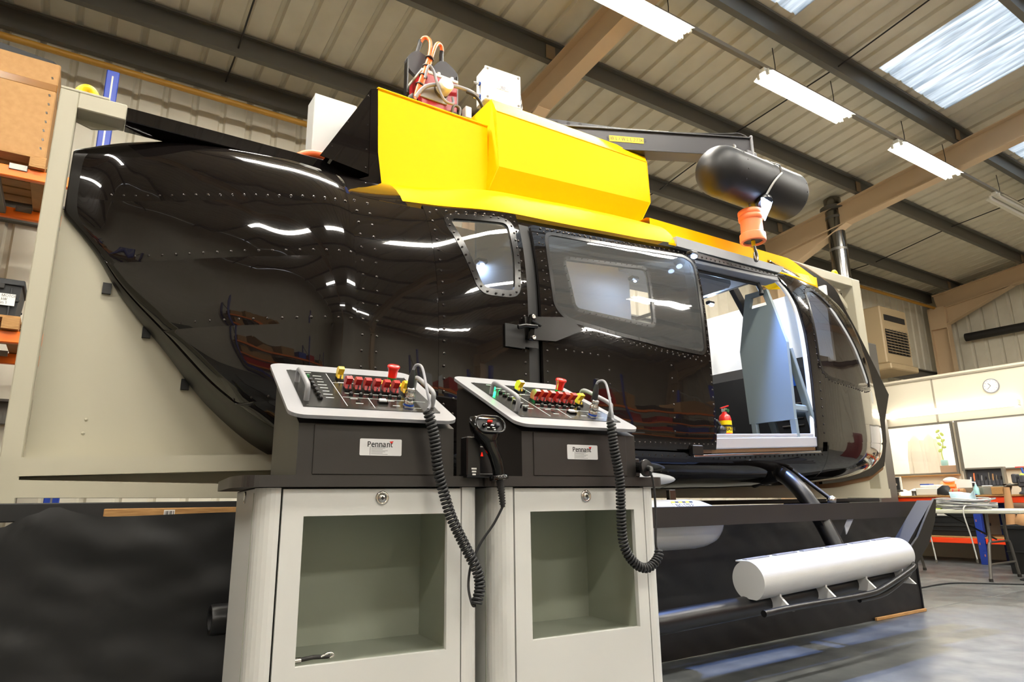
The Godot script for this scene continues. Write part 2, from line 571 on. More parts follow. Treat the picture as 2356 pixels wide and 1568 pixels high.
	part(bw, "outer_skin", nb().box(V(5.1, 2.75, -7.26), V(23.4, 5.5, 0.1)), "cladding_edge")
	for y in [1.6, 3.4]:
		part(bw, "sheeting_rail", nb().prism(zp, 23.1, Transform3D(Basis(V(0, 0, 1), V(0, 1, 0), V(-1, 0, 0)), V(16.675, y, -7.05))), "purlin")
	var rw := structure("wall_right")
	for i in 20:
		part(rw, "wall_sheet", sheet(W, 3, 6.3).mesh() if i == 0 else rw.get_child(0).mesh, "cladding").transform = Transform3D(Basis(V(0, 0, 1), V(1, 0, 0), V(0, 1, 0)), V(16.45, 0, -7.15 + W * i))
	part(rw, "outer_skin", nb().box(V(16.62, 3.2, 1.0), V(0.1, 6.4, 16.6)), "cladding_edge")
	var lw := structure("wall_left")
	part(lw, "wall_sheet", nb().box(V(-6.5, 3.2, 1.0), V(0.12, 6.4, 16.6)), "cladding")
	var fw := structure("wall_front")
	part(fw, "wall_sheet", nb().box(V(5.1, 2.75, 9.2), V(23.4, 5.5, 0.12)), "cladding")
	# services on the walls
	solo("gas_pipe", nb().tube([V(-6.3, 5.02, -6.78), V(16.2, 5.02, -6.78)], 0.032, 10), "gas_pipe", "long yellow-brown gas pipe running below the eaves of the back wall", "pipe")
	solo("duct_pipe", nb().tube([V(16.28, 4.3, -6.4), V(16.28, 4.3, 2.0)], 0.09, 12), "rod", "thick black pipe along the far end wall right of the column", "pipe")
	solo("conduit", nb().tube([V(10.3, 3.33, -6.95), V(16.2, 3.33, -6.95)], 0.05, 10), "purlin", "dark pipe along the back wall behind the wall heater", "pipe")
	# exhaust flue
	var f := thing("flue_pipe", "shiny steel flue pipe rising to the roof behind the nose", "flue", V(9.98, 0, -5.5))
	part(f, "pipe", nb().tube([V(0, 3.2, 0), V(0, 5.65, 0)], 0.13, 18), "steel")
	for y in [4.05, 4.75, 5.3]: part(f, "joint_band", nb().tube([V(0, y, 0), V(0, y + 0.04, 0)], 0.136, 18), "dull_steel")
	part(f, "roof_collar", nb().tube([V(0, 5.45, 0), V(0, 5.5, 0)], 0.2, 18), "dull_steel")
	part(f, "stove", nb().box(V(0, 1.6, 0), V(0.5, 3.2, 0.5), 0.02), "dull_steel")
	# warm-air heater on the back wall
	var h := thing("wall_heater", "beige warm-air heater with a dark louvred grille on the back wall", "heater", V(12.85, 3.3, -6.55))
	part(h, "case", nb().box(V(0, 0.55, 0), V(0.95, 1.1, 0.7), 0.02), "heater")
	part(h, "grille_recess", nb().box(V(0, 0.42, 0.352), V(0.78, 0.46, 0.02)), "rod")
	for i in 8: part(h, "louvre", nb().box(V(0, 0.23 + 0.055 * i, 0.37), V(0.78, 0.008, 0.05), 0.0, turned(Vector3.RIGHT, 30)), "heater")
	for i in 6: part(h, "grille_bar", nb().box(V(-0.3 + 0.12 * i, 0.42, 0.385), V(0.006, 0.46, 0.006)), "dull_steel")
	part(h, "inlet_slot", nb().box(V(0, 0.88, 0.352), V(0.74, 0.11, 0.02)), "rod")
	part(h, "bottom_tray", nb().box(V(0.03, -0.06, 0.05), V(1.0, 0.12, 0.72), 0.02), "heater")
	for x in [-0.35, 0.35]: part(h, "bracket", nb().box(V(x, 0.02, -0.45), V(0.05, 0.06, 0.5)), "dull_steel")

# ---------------------------------------------------------------- strip lights under the roof
func luminaire(x: float, z: float, y: float, energy: float, label: String, on := true) -> void:
	var o := thing("strip_lamp", label, "lamp", V(x, y, z), 0.0, "fluorescent strip lamps under the roof")
	var L := 1.55
	part(o, "spine", nb().box(V(0, 0.06, 0), V(L + 0.04, 0.05, 0.07), 0.004), "fitting_white")
	var rf := nb()
	for s in [-1.0, 1.0]:
		rf.quad(V(-L / 2, 0.05, s * 0.03), V(L / 2, 0.05, s * 0.03), V(L / 2, 0.0, s * 0.12), V(-L / 2, 0.0, s * 0.12))
		rf.quad(V(L / 2, 0.053, s * 0.03), V(-L / 2, 0.053, s * 0.03), V(-L / 2, 0.003, s * 0.123), V(L / 2, 0.003, s * 0.123))
	part(o, "reflector", rf, "fitting_white")
	for s in [-1.0, 1.0]:
		part(o, "light_tube", nb().tube([V(-L / 2 + 0.02, 0.012, s * 0.055), V(L / 2 - 0.02, 0.012, s * 0.055)], 0.019, 10), "tube_light" if on else "label_white")
		for e in [-1.0, 1.0]: part(o, "lamp_holder", nb().box(V(e * (L / 2 - 0.005), 0.02, s * 0.055), V(0.03, 0.06, 0.035), 0.004), "fitting_white")
	for e in [-0.55, 0.55]:
		var top := roof_y(z) - y
		part(o, "chain", nb().tube([V(e, 0.08, 0), V(e, top * 0.5, 0.008), V(e, top, 0)], 0.005, 5), "rod")
	if on: strip_light(o, V(0, -0.02, 0), Vector2(L, 0.2), energy, Color(1.0, 0.975, 0.93))

func lamps() -> void:
	var y := 5.25
	var e := 7.0
	luminaire(3.72, -3.68, y, e, "glowing twin-tube strip lamp cut off by the top of the picture")
	luminaire(6.45, -3.68, y, e, "glowing twin-tube strip lamp above the hoist boom, middle of its row")
	luminaire(9.15, -3.68, y, e, "glowing twin-tube strip lamp beside the tan rafter, lowest in the picture")
	luminaire(0.95, -3.68, y, e, "strip lamp of the roof row over the tail, above the picture")
	luminaire(-1.8, -3.68, y, e * 0.5, "strip lamp of the roof row over the cardboard box, above the picture")
	luminaire(11.95, -3.68, y, 0.0, "unlit strip lamp of the roof row, by the right edge", false)
	var nth := ["first", "second", "third", "fourth", "fifth", "sixth"]
	for i in 6: luminaire(-2.3 + 2.75 * i, -0.8, 5.55, e, "%s strip lamp from the left wall in the row above the camera" % nth[i])
	for i in 4: luminaire(-2.6 + 4.1 * i, 2.9, 5.55, e, "%s strip lamp from the left wall in the row behind the camera" % nth[i])
	for i in 4: luminaire(-1.4 + 4.1 * i, 6.2, 5.2, e, "%s strip lamp from the left wall in the rearmost row" % nth[i])
	solo("lamp_trunking", nb().box(V(4.5, 5.365, -3.68), V(17.0, 0.05, 0.05), 0.004), "trunking", "long thin trunking that links the strip lamps under the roof", "trunking")

# ---------------------------------------------------------------- shape of the half fuselage
const ZC := -3.45
var ST := {
	"zs": [-0.15, -3.43, 0, -3.40, 0.13, -3.33, 0.37, -3.14, 0.6, -2.95, 0.98, -2.72, 1.4, -2.71, 1.93, -2.73, 3.3, -2.75, 4.4, -2.76, 5.0, -2.83, 5.5, -2.95, 5.9, -3.1, 6.2, -3.25, 6.36, -3.35],
	"yb": [-0.15, 2.2, 0, 2.02, 0.09, 1.875, 0.3, 1.625, 0.53, 1.355, 0.79, 1.155, 1.1, 1.03, 1.5, 0.975, 3, 0.955, 4.2, 0.97, 4.8, 1.0, 5.4, 1.05, 5.9, 1.13, 6.2, 1.22, 6.36, 1.35],
	"yt": [-0.15, 2.52, 0.07, 2.62, 0.33, 2.68, 0.7, 2.69, 1.0, 2.66, 1.5, 2.68, 2, 2.73, 3.3, 2.80, 4.4, 2.81, 5.0, 2.79, 5.5, 2.72, 5.8, 2.55, 6.0, 2.34, 6.2, 2.02, 6.36, 1.76],
	"ym": [-0.15, 2.38, 0, 2.28, 0.13, 2.18, 0.37, 1.95, 0.6, 1.78, 0.98, 1.64, 1.4, 1.55, 2, 1.5, 4.4, 1.5, 5, 1.5, 5.9, 1.58, 6.36, 1.6],
	"nu": [-0.15, 2.2, 0.98, 2.1, 1.4, 2.3, 1.93, 3.4, 3.3, 3.7, 4.4, 3.6, 5.2, 3.0, 6.36, 2.4]}
const NL := 4.0
var slopes := {}
func st(key: String, x: float) -> float:   # monotone cubic through the stations
	var a: Array = ST[key]
	var k := a.size() / 2
	if not slopes.has(key):
		var d := []
		for i in k - 1: d.append((a[2 * i + 3] - a[2 * i + 1]) / (a[2 * i + 2] - a[2 * i]))
		var m := [d[0]]
		for i in range(1, k - 1):
			var h0: float = a[2 * i] - a[2 * i - 2]
			var h1: float = a[2 * i + 2] - a[2 * i]
			m.append(0.0 if d[i - 1] * d[i] <= 0.0 else 3.0 * (h0 + h1) / ((2 * h1 + h0) / d[i - 1] + (h1 + 2 * h0) / d[i]))
		m.append(d[k - 2])
		slopes[key] = m
	x = clampf(x, a[0], a[2 * k - 2])
	var i := 0
	while i < k - 2 and x > a[2 * i + 2]: i += 1
	var h: float = a[2 * i + 2] - a[2 * i]
	var t: float = (x - a[2 * i]) / h
	var s: Array = slopes[key]
	return (2 * t * t * t - 3 * t * t + 1) * a[2 * i + 1] + (t * t * t - 2 * t * t + t) * h * s[i] + (-2 * t * t * t + 3 * t * t) * a[2 * i + 3] + (t * t * t - t * t) * h * s[i + 1]
func ang(x: float, y: float) -> float:   # height -> angle round the section, -PI/2 keel .. PI/2 roof
	var ym := st("ym", x)
	if y >= ym: return asin(pow(clampf((y - ym) / (st("yt", x) - ym), 0, 1), st("nu", x) / 2))
	return -asin(pow(clampf((ym - y) / (ym - st("yb", x)), 0, 1), NL / 2))
func raw(x: float, t: float) -> Vector3:
	var ym := st("ym", x)
	var w := st("zs", x) - ZC
	var c := maxf(cos(t), 0.0)
	if t >= 0:
		var n := st("nu", x)
		return V(x, ym + (st("yt", x) - ym) * pow(maxf(sin(t), 0), 2.0 / n), ZC + w * pow(c, 2.0 / n))
	return V(x, ym - (ym - st("yb", x)) * pow(maxf(-sin(t), 0), 2.0 / NL), ZC + w * pow(c, 2.0 / NL))
func skin_n(x: float, t: float) -> Vector3:
	var e := 0.004
	var a := raw(x + e, t) - raw(x - e, t)
	var lo := maxf(t - 0.01, -PI / 2 + 0.0005)
	var hi := minf(t + 0.01, PI / 2 - 0.0005)
	if lo < 0 and hi > 0 and absf(t) < 0.012: lo = -0.05; hi = 0.05
	var b := raw(x, hi) - raw(x, lo)
	var m := a.cross(b)
	return m.normalized() if m.length_squared() > 1e-14 else Vector3.BACK
func skin(x: float, t: float, off := 0.0) -> Vector3:
	var p := raw(x, t)
	return p + skin_n(x, t) * (off + 0.0022 * wavy.get_noise_2d(p.x, p.y * 1.3))
func bent_n(x: float, t: float) -> Vector3:   # normal with the waviness of the sheet
	var e := 0.012
	var s := 0.02
	var a := skin(x + e, t) - skin(x - e, t)
	var lo := maxf(t - s, -PI / 2 + 0.001)
	var hi := minf(t + s, PI / 2 - 0.001)
	if lo < 0 and hi > 0: lo = minf(lo, -0.04); hi = maxf(hi, 0.04)
	var b := skin(x, hi) - skin(x, lo)
	var m := a.cross(b)
	return m.normalized() if m.length_squared() > 1e-14 else skin_n(x, t)
func side(x: float, y: float, off := 0.0) -> Vector3: return skin(x, ang(x, y), off)

func steps(k: int, e: float) -> Array:   # 0, e, ..., 1 - e, 1
	var out := [0.0, e]
	for i in range(1, k): out.append(e + (1 - 2 * e) * i / k)
	out.append(1 - e); out.append(1.0)
	return out
func patch(x0: float, x1: float, lo: Callable, hi: Callable, nx: int, ny: int, off := 0.0, bulge := 0.0, cap = null) -> B:   # lo, hi: angle at x; edges turned in
	var us := steps(nx, 0.009 / (x1 - x0))
	var vs := steps(ny, 0.012)
	var p := []
	for u in us:
		var x := lerpf(x0, x1, u)
		var a: float = lo.call(x)
		var b: float = hi.call(x)
		var rp := []
		for v in vs:
			var edge: bool = u == 0.0 or u == 1.0 or v == 0.0 or v == 1.0
			rp.append(skin(x, lerpf(a, b, v), off + bulge * 16.0 * v * (1.0 - v) * u * (1.0 - u) - (0.006 if edge else 0.0)))
		if cap != null:
			for k in rp.size(): rp[k].y = minf(rp[k].y, cap.call(x))
		p.append(rp)
	var q := []
	var I := us.size() - 1
	var J := vs.size() - 1
	for i in I + 1:
		var rq := []
		for j in J + 1:
			var ic := clampi(i, 1, I - 1)
			var jc := clampi(j, 1, J - 1)
			var m: Vector3 = (p[mini(ic + 1, I - 1)][jc] - p[maxi(ic - 1, 1)][jc]).cross(p[ic][mini(jc + 1, J - 1)] - p[ic][maxi(jc - 1, 1)])
			rq.append(m.normalized() if m.length_squared() > 1e-13 else skin_n(lerpf(x0, x1, us[i]), lerpf(lo.call(lerpf(x0, x1, us[i])), hi.call(lerpf(x0, x1, us[i])), vs[j])))
		q.append(rq)
	return nb().grid(p, q)
func dense(poly: Array, step: float) -> Array:
	var out := []
	for i in poly.size():
		var a: Vector2 = poly[i]
		var b: Vector2 = poly[(i + 1) % poly.size()]
		var k := maxi(1, int(ceil(a.distance_to(b) / step)))
		for s in k: out.append(a.lerp(b, float(s) / k))
	return out
func to_t(poly: Array) -> Array:
	var out := []
	for p in poly: out.append(P2(p.x, ang(p.x, p.y) * 0.62))
	return out
func cutout(outer: Array, holes: Array, off: float, step := 0.04) -> B:   # panel in (x, height) with openings, laid on the section
	var o := to_t(dense(outer, step))
	var hs := []
	for h in holes: hs.append(to_t(dense(h, step * 0.7)))
	var po := PackedVector2Array(o)
	var pts := PackedVector2Array(po)
	for h in hs: pts.append_array(PackedVector2Array(h))
	var rim := pts.size()
	var soft := []
	for r in Geometry2D.offset_polygon(po, -0.006): soft.append_array(dense(Array(r), step))
	for h in hs:
		for r in Geometry2D.offset_polygon(PackedVector2Array(h), 0.006): soft.append_array(dense(Array(r), step))
	for s in soft: pts.append(s)
	var lo := po[0]
	var hi := po[0]
	for p in po:
		lo = lo.min(p); hi = hi.max(p)
	var x := lo.x + step / 2
	while x < hi.x:
		var y := lo.y + step / 2
		while y < hi.y:
			var p := P2(x, y)
			if Geometry2D.is_point_in_polygon(p, po):
				var ok := true
				for h in hs:
					if Geometry2D.is_point_in_polygon(p, PackedVector2Array(h)): ok = false
				for q in pts.slice(0, rim):
					if ok and q.distance_squared_to(p) < step * step * 0.3: ok = false
				if ok: pts.append(p)
			y += step
		x += step
	var ix := Geometry2D.triangulate_delaunay(pts)
	var P := []
	var N := []
	for i in pts.size():
		var t := pts[i].y / 0.62
		P.append(skin(pts[i].x, t, off - (0.004 if i < rim else 0.0)))
		N.append(bent_n(pts[i].x, t))
	var b := nb()
	for i in range(0, ix.size(), 3):
		var c := (pts[ix[i]] + pts[ix[i + 1]] + pts[ix[i + 2]]) / 3.0
		if not Geometry2D.is_point_in_polygon(c, po): continue
		var ok := true
		for h in hs:
			if Geometry2D.is_point_in_polygon(c, PackedVector2Array(h)): ok = false
		if ok: b.tris(P[ix[i]], P[ix[i + 1]], P[ix[i + 2]], N[ix[i]], N[ix[i + 1]], N[ix[i + 2]])
	for loop in [o] + hs:   # returns of the edges
		for i in loop.size():
			var a: Vector2 = loop[i]
			var c: Vector2 = loop[(i + 1) % loop.size()]
			b.quad(skin(a.x, a.y / 0.62, off - 0.004), skin(c.x, c.y / 0.62, off - 0.004), skin(c.x, c.y / 0.62, off - 0.022), skin(a.x, a.y / 0.62, off - 0.022))
	return b
func flat_patch(poly: Array, off: float, thick: float, step := 0.05) -> B:   # plate following the section, with thickness
	var b := cutout(poly, [], off, step)
	return b
func rivet_row(b: B, pts: Array, gap: float, r := 0.007, off := 0.001) -> void:   # pts: (x, height) polyline
	for i in pts.size() - 1:
		var a: Vector2 = pts[i]
		var c: Vector2 = pts[i + 1]
		var k := maxi(1, int(a.distance_to(c) / gap))
		for s in k:
			var p := a.lerp(c, (s + 0.5) / k)
			var t := ang(p.x, p.y)
			b.dome(skin(p.x, t, off), along(skin_n(p.x, t)), r, r * 0.6)

# ---------------------------------------------------------------- the trainer
func round_corners(poly: Array, r: float, seg := 5) -> Array:
	var out := []
	var k := poly.size()
	for i in k:
		var a: Vector2 = poly[(i - 1 + k) % k]
		var p: Vector2 = poly[i]
		var c: Vector2 = poly[(i + 1) % k]
		var rr := minf(r, minf(p.distance_to(a), p.distance_to(c)) * 0.45)
		var u := p + (a - p).normalized() * rr
		var w := p + (c - p).normalized() * rr
		for s in seg + 1:
			var t := float(s) / seg
			out.append(u.lerp(p, t).lerp(p.lerp(w, t), t))
	return out
func grow(poly: Array, d: float) -> Array:
	var r := Geometry2D.offset_polygon(PackedVector2Array(poly), d)
	return Array(r[0]) if r.size() else poly

func trainer() -> void:
	var T := thing("helicopter_mockup", "glossy black half helicopter fuselage with yellow engine cowling mounted on a pale frame", "helicopter")
	var keel := func(_x: float) -> float: return -PI / 2
	var crown := func(_x: float) -> float: return PI / 2
	var at := func(y: float) -> Callable: return func(x: float) -> float: return ang(x, y)
	# tail: five sheets lapped along level seams
	var ys := [0.0, 1.335, 1.665, 1.985, 2.285, 9.0]
	var turnup := -1.02
	part(T, "tail_flange", patch(-0.15, 0.985, keel, func(_x: float) -> float: return turnup, 46, 12), "black_satin")
	for i in 5:
		var lo: Callable = func(_x: float) -> float: return turnup
		if i > 0: lo = func(x: float) -> float: return maxf(ang(x, ys[i]), turnup)
		var hi: Callable = crown
		if i < 4: hi = func(x: float) -> float: return maxf(ang(x, ys[i + 1]), turnup)
		part(T, "tail_panel", patch(-0.15, 0.985, lo, hi, 60, 22, 0.0, 0.006), "black_gloss")
	# panel between the tail and the rear window, then the one with the rear window
	var yellow_edge := func(x: float) -> float: return ang(x, 2.40 if x < 1.2 else 2.40 + (x - 1.2) * 0.082)
	part(T, "side_panel", patch(0.985, 1.386, keel, func(x: float) -> float: return ang(x, 2.385), 24, 60, 0.0, 0.003), "black_gloss")
	var w1 := round_corners([P2(1.502, 2.342), P2(1.842, 2.372), P2(1.847, 2.15), P2(1.836, 1.957), P2(1.638, 1.944)], 0.045)
	part(T, "side_panel", cutout([P2(1.386, 1.12), P2(1.915, 1.12), P2(1.915, 2.452), P2(1.386, 2.415)], [w1], 0.0), "black_gloss")
	var fr := part(T, "rear_window_frame", cutout(grow(w1, 0.034), [grow(w1, -0.004)], 0.007, 0.03), "black_paint")
	part(fr, "pane", cutout(grow(w1, 0.002), [], -0.006, 0.05), "glass")
	# skin behind the open sliding door, with the cabin window
	var w2 := round_corners([P2(2.215, 2.24), P2(2.875, 2.305), P2(2.876, 1.93), P2(2.262, 1.944)], 0.04)
	part(T, "side_panel", cutout([P2(1.915, 1.12), P2(3.335, 1.12), P2(3.335, 2.56), P2(1.915, 2.452)], [w2], -0.028), "black_gloss")
	part(T, "cabin_window_pane", cutout(grow(w2, 0.004), [], -0.034, 0.06), "glass")
	part(T, "window_gasket", cutout(grow(w2, 0.018), [grow(w2, -0.004)], -0.024, 0.03), "black_paint")
	part(T, "door_channel", patch(1.917, 1.992, at.call(1.2), at.call(2.40), 3, 30, -0.014), "black_matt")
	# sliding door with its bulged window
	var wd := round_corners([P2(2.082, 2.352), P2(2.6, 2.386), P2(3.215, 2.443), P2(3.285, 2.41), P2(3.268, 1.79), P2(2.95, 1.8), P2(2.5, 1.827), P2(2.17, 1.858), P2(2.088, 1.92), P2(2.073, 2.2)], 0.05)
	var door := part(T, "sliding_door", cutout([P2(2.0, 1.175), P2(3.322, 1.195), P2(3.322, 2.474), P2(3.0, 2.455), P2(2.4, 2.405), P2(1.985, 2.375)], [wd], 0.012), "black_gloss")
	part(door, "window_frame", cutout(grow(wd, 0.016), [grow(wd, -0.006)], 0.018, 0.03), "black_paint")
	part(door, "bulged_pane", cutout(grow(wd, 0.002), [], 0.010, 0.05), "glass")
	# latch plates across the door edge
	var lp := part(T, "latch_plate", cutout([P2(1.869, 1.823), P2(2.16, 1.862), P2(2.264, 1.804), P2(2.069, 1.717), P2(1.874, 1.704)], [], 0.03, 0.06), "black_paint")
	var lb := nb().box(side(1.815, 1.715, 0.012), V(0.12, 0.12, 0.008), 0.001)
	lb.box(side(1.9, 1.69, 0.012), V(0.12, 0.05, 0.008), 0.001)
	part(T, "striker_plate", lb, "black_matt")
	var c := side(1.90, 1.765, 0.04)
	var lh := nb().box(c, V(0.035, 0.14, 0.02), 0.006, turned(Vector3.BACK, -6))
	lh.tube([c + V(-0.09, -0.012, 0.012), c + V(-0.05, 0.0, 0.02), c + V(0.02, 0.004, 0.02)], 0.012, 8)
	lh.tube([c + V(-0.005, 0.03, 0.01), c + V(0.045, 0.01, 0.02)], 0.008, 8)
	part(lp, "latch_handle", lh, "grip_black")
	for y in [0.055, -0.055]: part(lp, "latch_bolt", nb().lathe([P2(0.011, 0), P2(0.011, 0.008), P2(0.004, 0.009), P2(0, 0.006)], 10, c + V(0.004, y, 0.01), along(Vector3.BACK)), "chrome")
	# front doorway: post, header, sill
	var tr := part(T, "doorway_post", cutout(dense([P2(4.40, 1.22), P2(4.47, 1.22), P2(4.50, 1.7), P2(4.52, 2.1), P2(4.50, 2.36), P2(4.43, 2.49), P2(4.34, 2.56), P2(4.27, 2.52), P2(4.36, 2.42), P2(4.415, 2.3), P2(4.436, 2.08), P2(4.432, 1.7)], 0.1), [], 0.004, 0.035), "black_gloss")
	var edge := []
	for p in smooth([P2(4.30, 2.50), P2(4.37, 2.42), P2(4.413, 2.3), P2(4.432, 2.08), P2(4.430, 1.7), P2(4.405, 1.23)], 6): edge.append(side(p.x - 0.012, p.y, -0.03))
	part(tr, "door_seal", nb().tube(edge, 0.015, 10), "inner_white")
	part(T, "doorway_header", cutout([P2(3.335, 2.475), P2(4.30, 2.51), P2(4.33, 2.56), P2(3.335, 2.545)], [], 0.0), "black_matt")
	part(T, "header_lining", nb().bar(V(3.34, 2.475, -2.915), V(4.30, 2.505, -2.915), 0.13, 0.05, 0.004), "inner_grey")
	var rail := part(T, "door_rail", nb().tube([V(3.34, 2.435, -2.93), V(4.16, 2.452, -2.93)], 0.013, 10), "black_satin")
	part(rail, "rail_end", nb().tube([V(4.14, 2.46, -2.93), V(4.16, 2.41, -2.92), V(4.15, 2.37, -2.91)], 0.018, 8), "black_matt")
	var sl := nb()
	sl.bar(V(3.33, 1.235, -2.80), V(4.42, 1.285, -2.80), 0.06, 0.07, 0.006)
	part(T, "door_sill", sl, "sill")
	part(T, "sill_tread", nb().bar(V(3.33, 1.283, -2.86), V(4.42, 1.333, -2.86), 0.16, 0.022, 0.004), "sill")
	part(T, "door_track", nb().bar(V(3.10, 1.15, -2.755), V(4.40, 1.212, -2.755), 0.03, 0.014, 0.003), "chrome")
	part(T, "track_recess", nb().bar(V(3.2, 1.186, -2.80), V(4.40, 1.24, -2.80), 0.03, 0.03), "mdf")
	part(T, "track_stop", nb().box(V(3.13, 1.185, -2.75), V(0.09, 0.06, 0.04), 0.006), "black_satin")
	# belly
	part(T, "belly_panel", patch(0.985, 3.1, keel, func(x: float) -> float: return ang(x, 1.17 if x > 1.45 else 1.12 + 0.0 * x), 40, 18, 0.002), "black_gloss")
	part(T, "belly_panel", patch(3.1, 4.55, keel, func(x: float) -> float: return ang(x, 1.15 + (x - 3.1) * 0.05), 30, 18), "black_gloss")
	# nose
	var wn := round_corners([P2(4.60, 2.44), P2(4.75, 2.50), P2(4.93, 2.47), P2(5.19, 2.34), P2(5.433, 2.10), P2(5.60, 1.86), P2(5.60, 1.80), P2(5.40, 1.765), P2(4.70, 1.775), P2(4.60, 1.81), P2(4.565, 1.9), P2(4.58, 2.2)], 0.05)
	part(T, "nose_panel", cutout(dense([P2(4.47, 1.285), P2(4.50, 1.7), P2(4.52, 2.1), P2(4.50, 2.36), P2(4.42, 2.49), P2(4.36, 2.565), P2(4.9, 2.59), P2(5.3, 2.54), P2(5.6, 2.40), P2(5.85, 2.22), P2(6.05, 1.98), P2(6.2, 1.78), P2(6.3, 1.64), P2(6.34, 1.58), P2(6.3, 1.4), P2(5.9, 1.35), P2(5.4, 1.325), P2(4.9, 1.3)], 0.1), [wn], 0.0), "black_gloss")
	part(T, "nose_belly", patch(4.55, 6.355, keel, func(x: float) -> float: return ang(x, minf(1.285 + (x - 4.5) * 0.044, 1.6)), 50, 18, -0.001), "black_gloss")
	var brow := [[4.4, 2.565], [4.9, 2.59], [5.3, 2.54], [5.6, 2.40], [5.85, 2.22], [6.05, 1.98], [6.2, 1.78], [6.3, 1.64], [6.36, 1.57]]
	part(T, "nose_crown", patch(4.4, 6.355, func(x: float) -> float:
		for i in brow.size() - 1:
			if x <= brow[i + 1][0]: return ang(x, lerpf(brow[i][1], brow[i + 1][1], (x - brow[i][0]) / (brow[i + 1][0] - brow[i][0])))
		return ang(x, 1.57), crown, 50, 12, -0.002), "black_gloss")
	part(T, "nose_window_frame", cutout(grow(wn, 0.022), [grow(wn, -0.006)], 0.006, 0.03), "black_paint")
	part(T, "nose_window_pane", cutout(grow(wn, 0.002), [], -0.004, 0.05), "smoke_glass")
	part(T, "reinforcing_tape", cutout([P2(5.02, 2.40), P2(5.08, 2.41), P2(5.40, 2.11), P2(5.58, 1.84), P2(5.53, 1.82), P2(5.35, 2.1)], [], 0.001, 0.05), "inner_grey")
	# rivets, too small to pick apart
	var rv := nb()
	rivet_row(rv, [P2(0.0, 2.31), P2(0.985, 2.31)], 0.045)
	rivet_row(rv, [P2(0.12, 2.01), P2(0.985, 2.01)], 0.05)
	rivet_row(rv, [P2(0.32, 1.69), P2(0.985, 1.69)], 0.05)
	rivet_row(rv, [P2(0.55, 1.355), P2(0.985, 1.355)], 0.05)
	for x in [1.012, 1.078]: rivet_row(rv, [P2(x, 1.3), P2(x, 2.37)], 0.068)
	rivet_row(rv, [P2(1.412, 1.25), P2(1.412, 2.39)], 0.06)
	rivet_row(rv, [P2(1.888, 1.25), P2(1.888, 2.42)], 0.06)
	rivet_row(rv, [P2(1.43, 1.30), P2(1.88, 1.30)], 0.06)
	rivet_row(rv, [P2(1.43, 1.37), P2(1.88, 1.37)], 0.06)
	rivet_row(rv, [P2(1.43, 2.385), P2(1.9, 2.42)], 0.05)
	var ring := grow(w1, 0.022)
	ring.append(ring[0])
	rivet_row(rv, spaced(ring, 0.045), 0.045, 0.0065, 0.008)
	stuff(part(T, "rivets", rv, "rivet"))
	var rd := nb()
	ring = grow(wd, 0.034)
	ring.append(ring[0])
	rivet_row(rd, spaced(ring, 0.045), 0.05, 0.0065, 0.012)
	rivet_row(rd, [P2(2.02, 1.3), P2(2.02, 2.36)], 0.055, 0.007, 0.012)
	rivet_row(rd, [P2(3.305, 1.22), P2(3.305, 2.45)], 0.045, 0.007, 0.012)
	rivet_row(rd, [P2(2.03, 1.21), P2(3.3, 1.225)], 0.04, 0.007, 0.012)
	for x in [2.45, 2.95]: rivet_row(rd, [P2(x, 1.25), P2(x, 1.72)], 0.07, 0.007, 0.012)
	rivet_row(rd, [P2(2.03, 2.375), P2(2.6, 2.412), P2(3.3, 2.462)], 0.04, 0.007, 0.012)
	rivet_row(rd, [P2(2.1, 1.80), P2(2.6, 1.775), P2(3.25, 1.735)], 0.05, 0.007, 0.012)
	rivet_row(rd, [P2(2.06, 1.68), P2(2.4, 1.68)], 0.05, 0.007, 0.012)
	ring = grow(w2, 0.012)
	ring.append(ring[0])
	rivet_row(rd, spaced(ring, 0.045), 0.05, 0.0045, -0.022)
	stuff(part(door, "door_rivets", rd, "rivet"))
	var rn := nb()
	rivet_row(rn, [P2(3.36, 2.49), P2(4.27, 2.525)], 0.045)
	ring = grow(wn, 0.03)
	ring.append(ring[0])
	rivet_row(rn, spaced(ring, 0.05), 0.05)
	rivet_row(rn, [P2(4.50, 1.32), P2(4.53, 1.75)], 0.06)
	rivet_row(rn, [P2(3.3, 1.14), P2(4.5, 1.2)], 0.05)
	rivet_row(rn, [P2(1.5, 1.15), P2(3.1, 1.15)], 0.05)
	rivet_row(rn, [P2(1.5, 1.06), P2(3.0, 1.06)], 0.06)
	stuff(part(T, "nose_rivets", rn, "rivet"))
	# roof skin, yellow from the cornice up
	var lip := [[1.15, 2.40], [1.42, 2.425], [1.9, 2.452], [2.35, 2.478], [2.85, 2.515], [3.43, 2.585], [4.07, 2.60], [4.55, 2.60], [4.95, 2.66], [5.3, 2.72]]
	var cornice := func(x: float) -> float:
		for i in lip.size() - 1:
			if x <= lip[i + 1][0]: return ang(x, lerpf(lip[i][1], lip[i + 1][1], (x - lip[i][0]) / (lip[i + 1][0] - lip[i][0])))
		return ang(x, 2.72)
	part(T, "yellow_roof", patch(1.28, 3.22, cornice, crown, 90, 40, 0.006, 0.0, func(x: float) -> float: return lerpf(2.58, 2.70, clampf((x - 1.29) / 0.66, 0, 1)) if x < 1.95 else (lerpf(2.70, 2.79, (x - 1.95) / 1.3) if x < 3.25 else lerpf(2.79, 3.0, clampf((x - 3.25) / 0.12, 0, 1)))), "yellow")
	var sl2 := nb()
	var prev := []
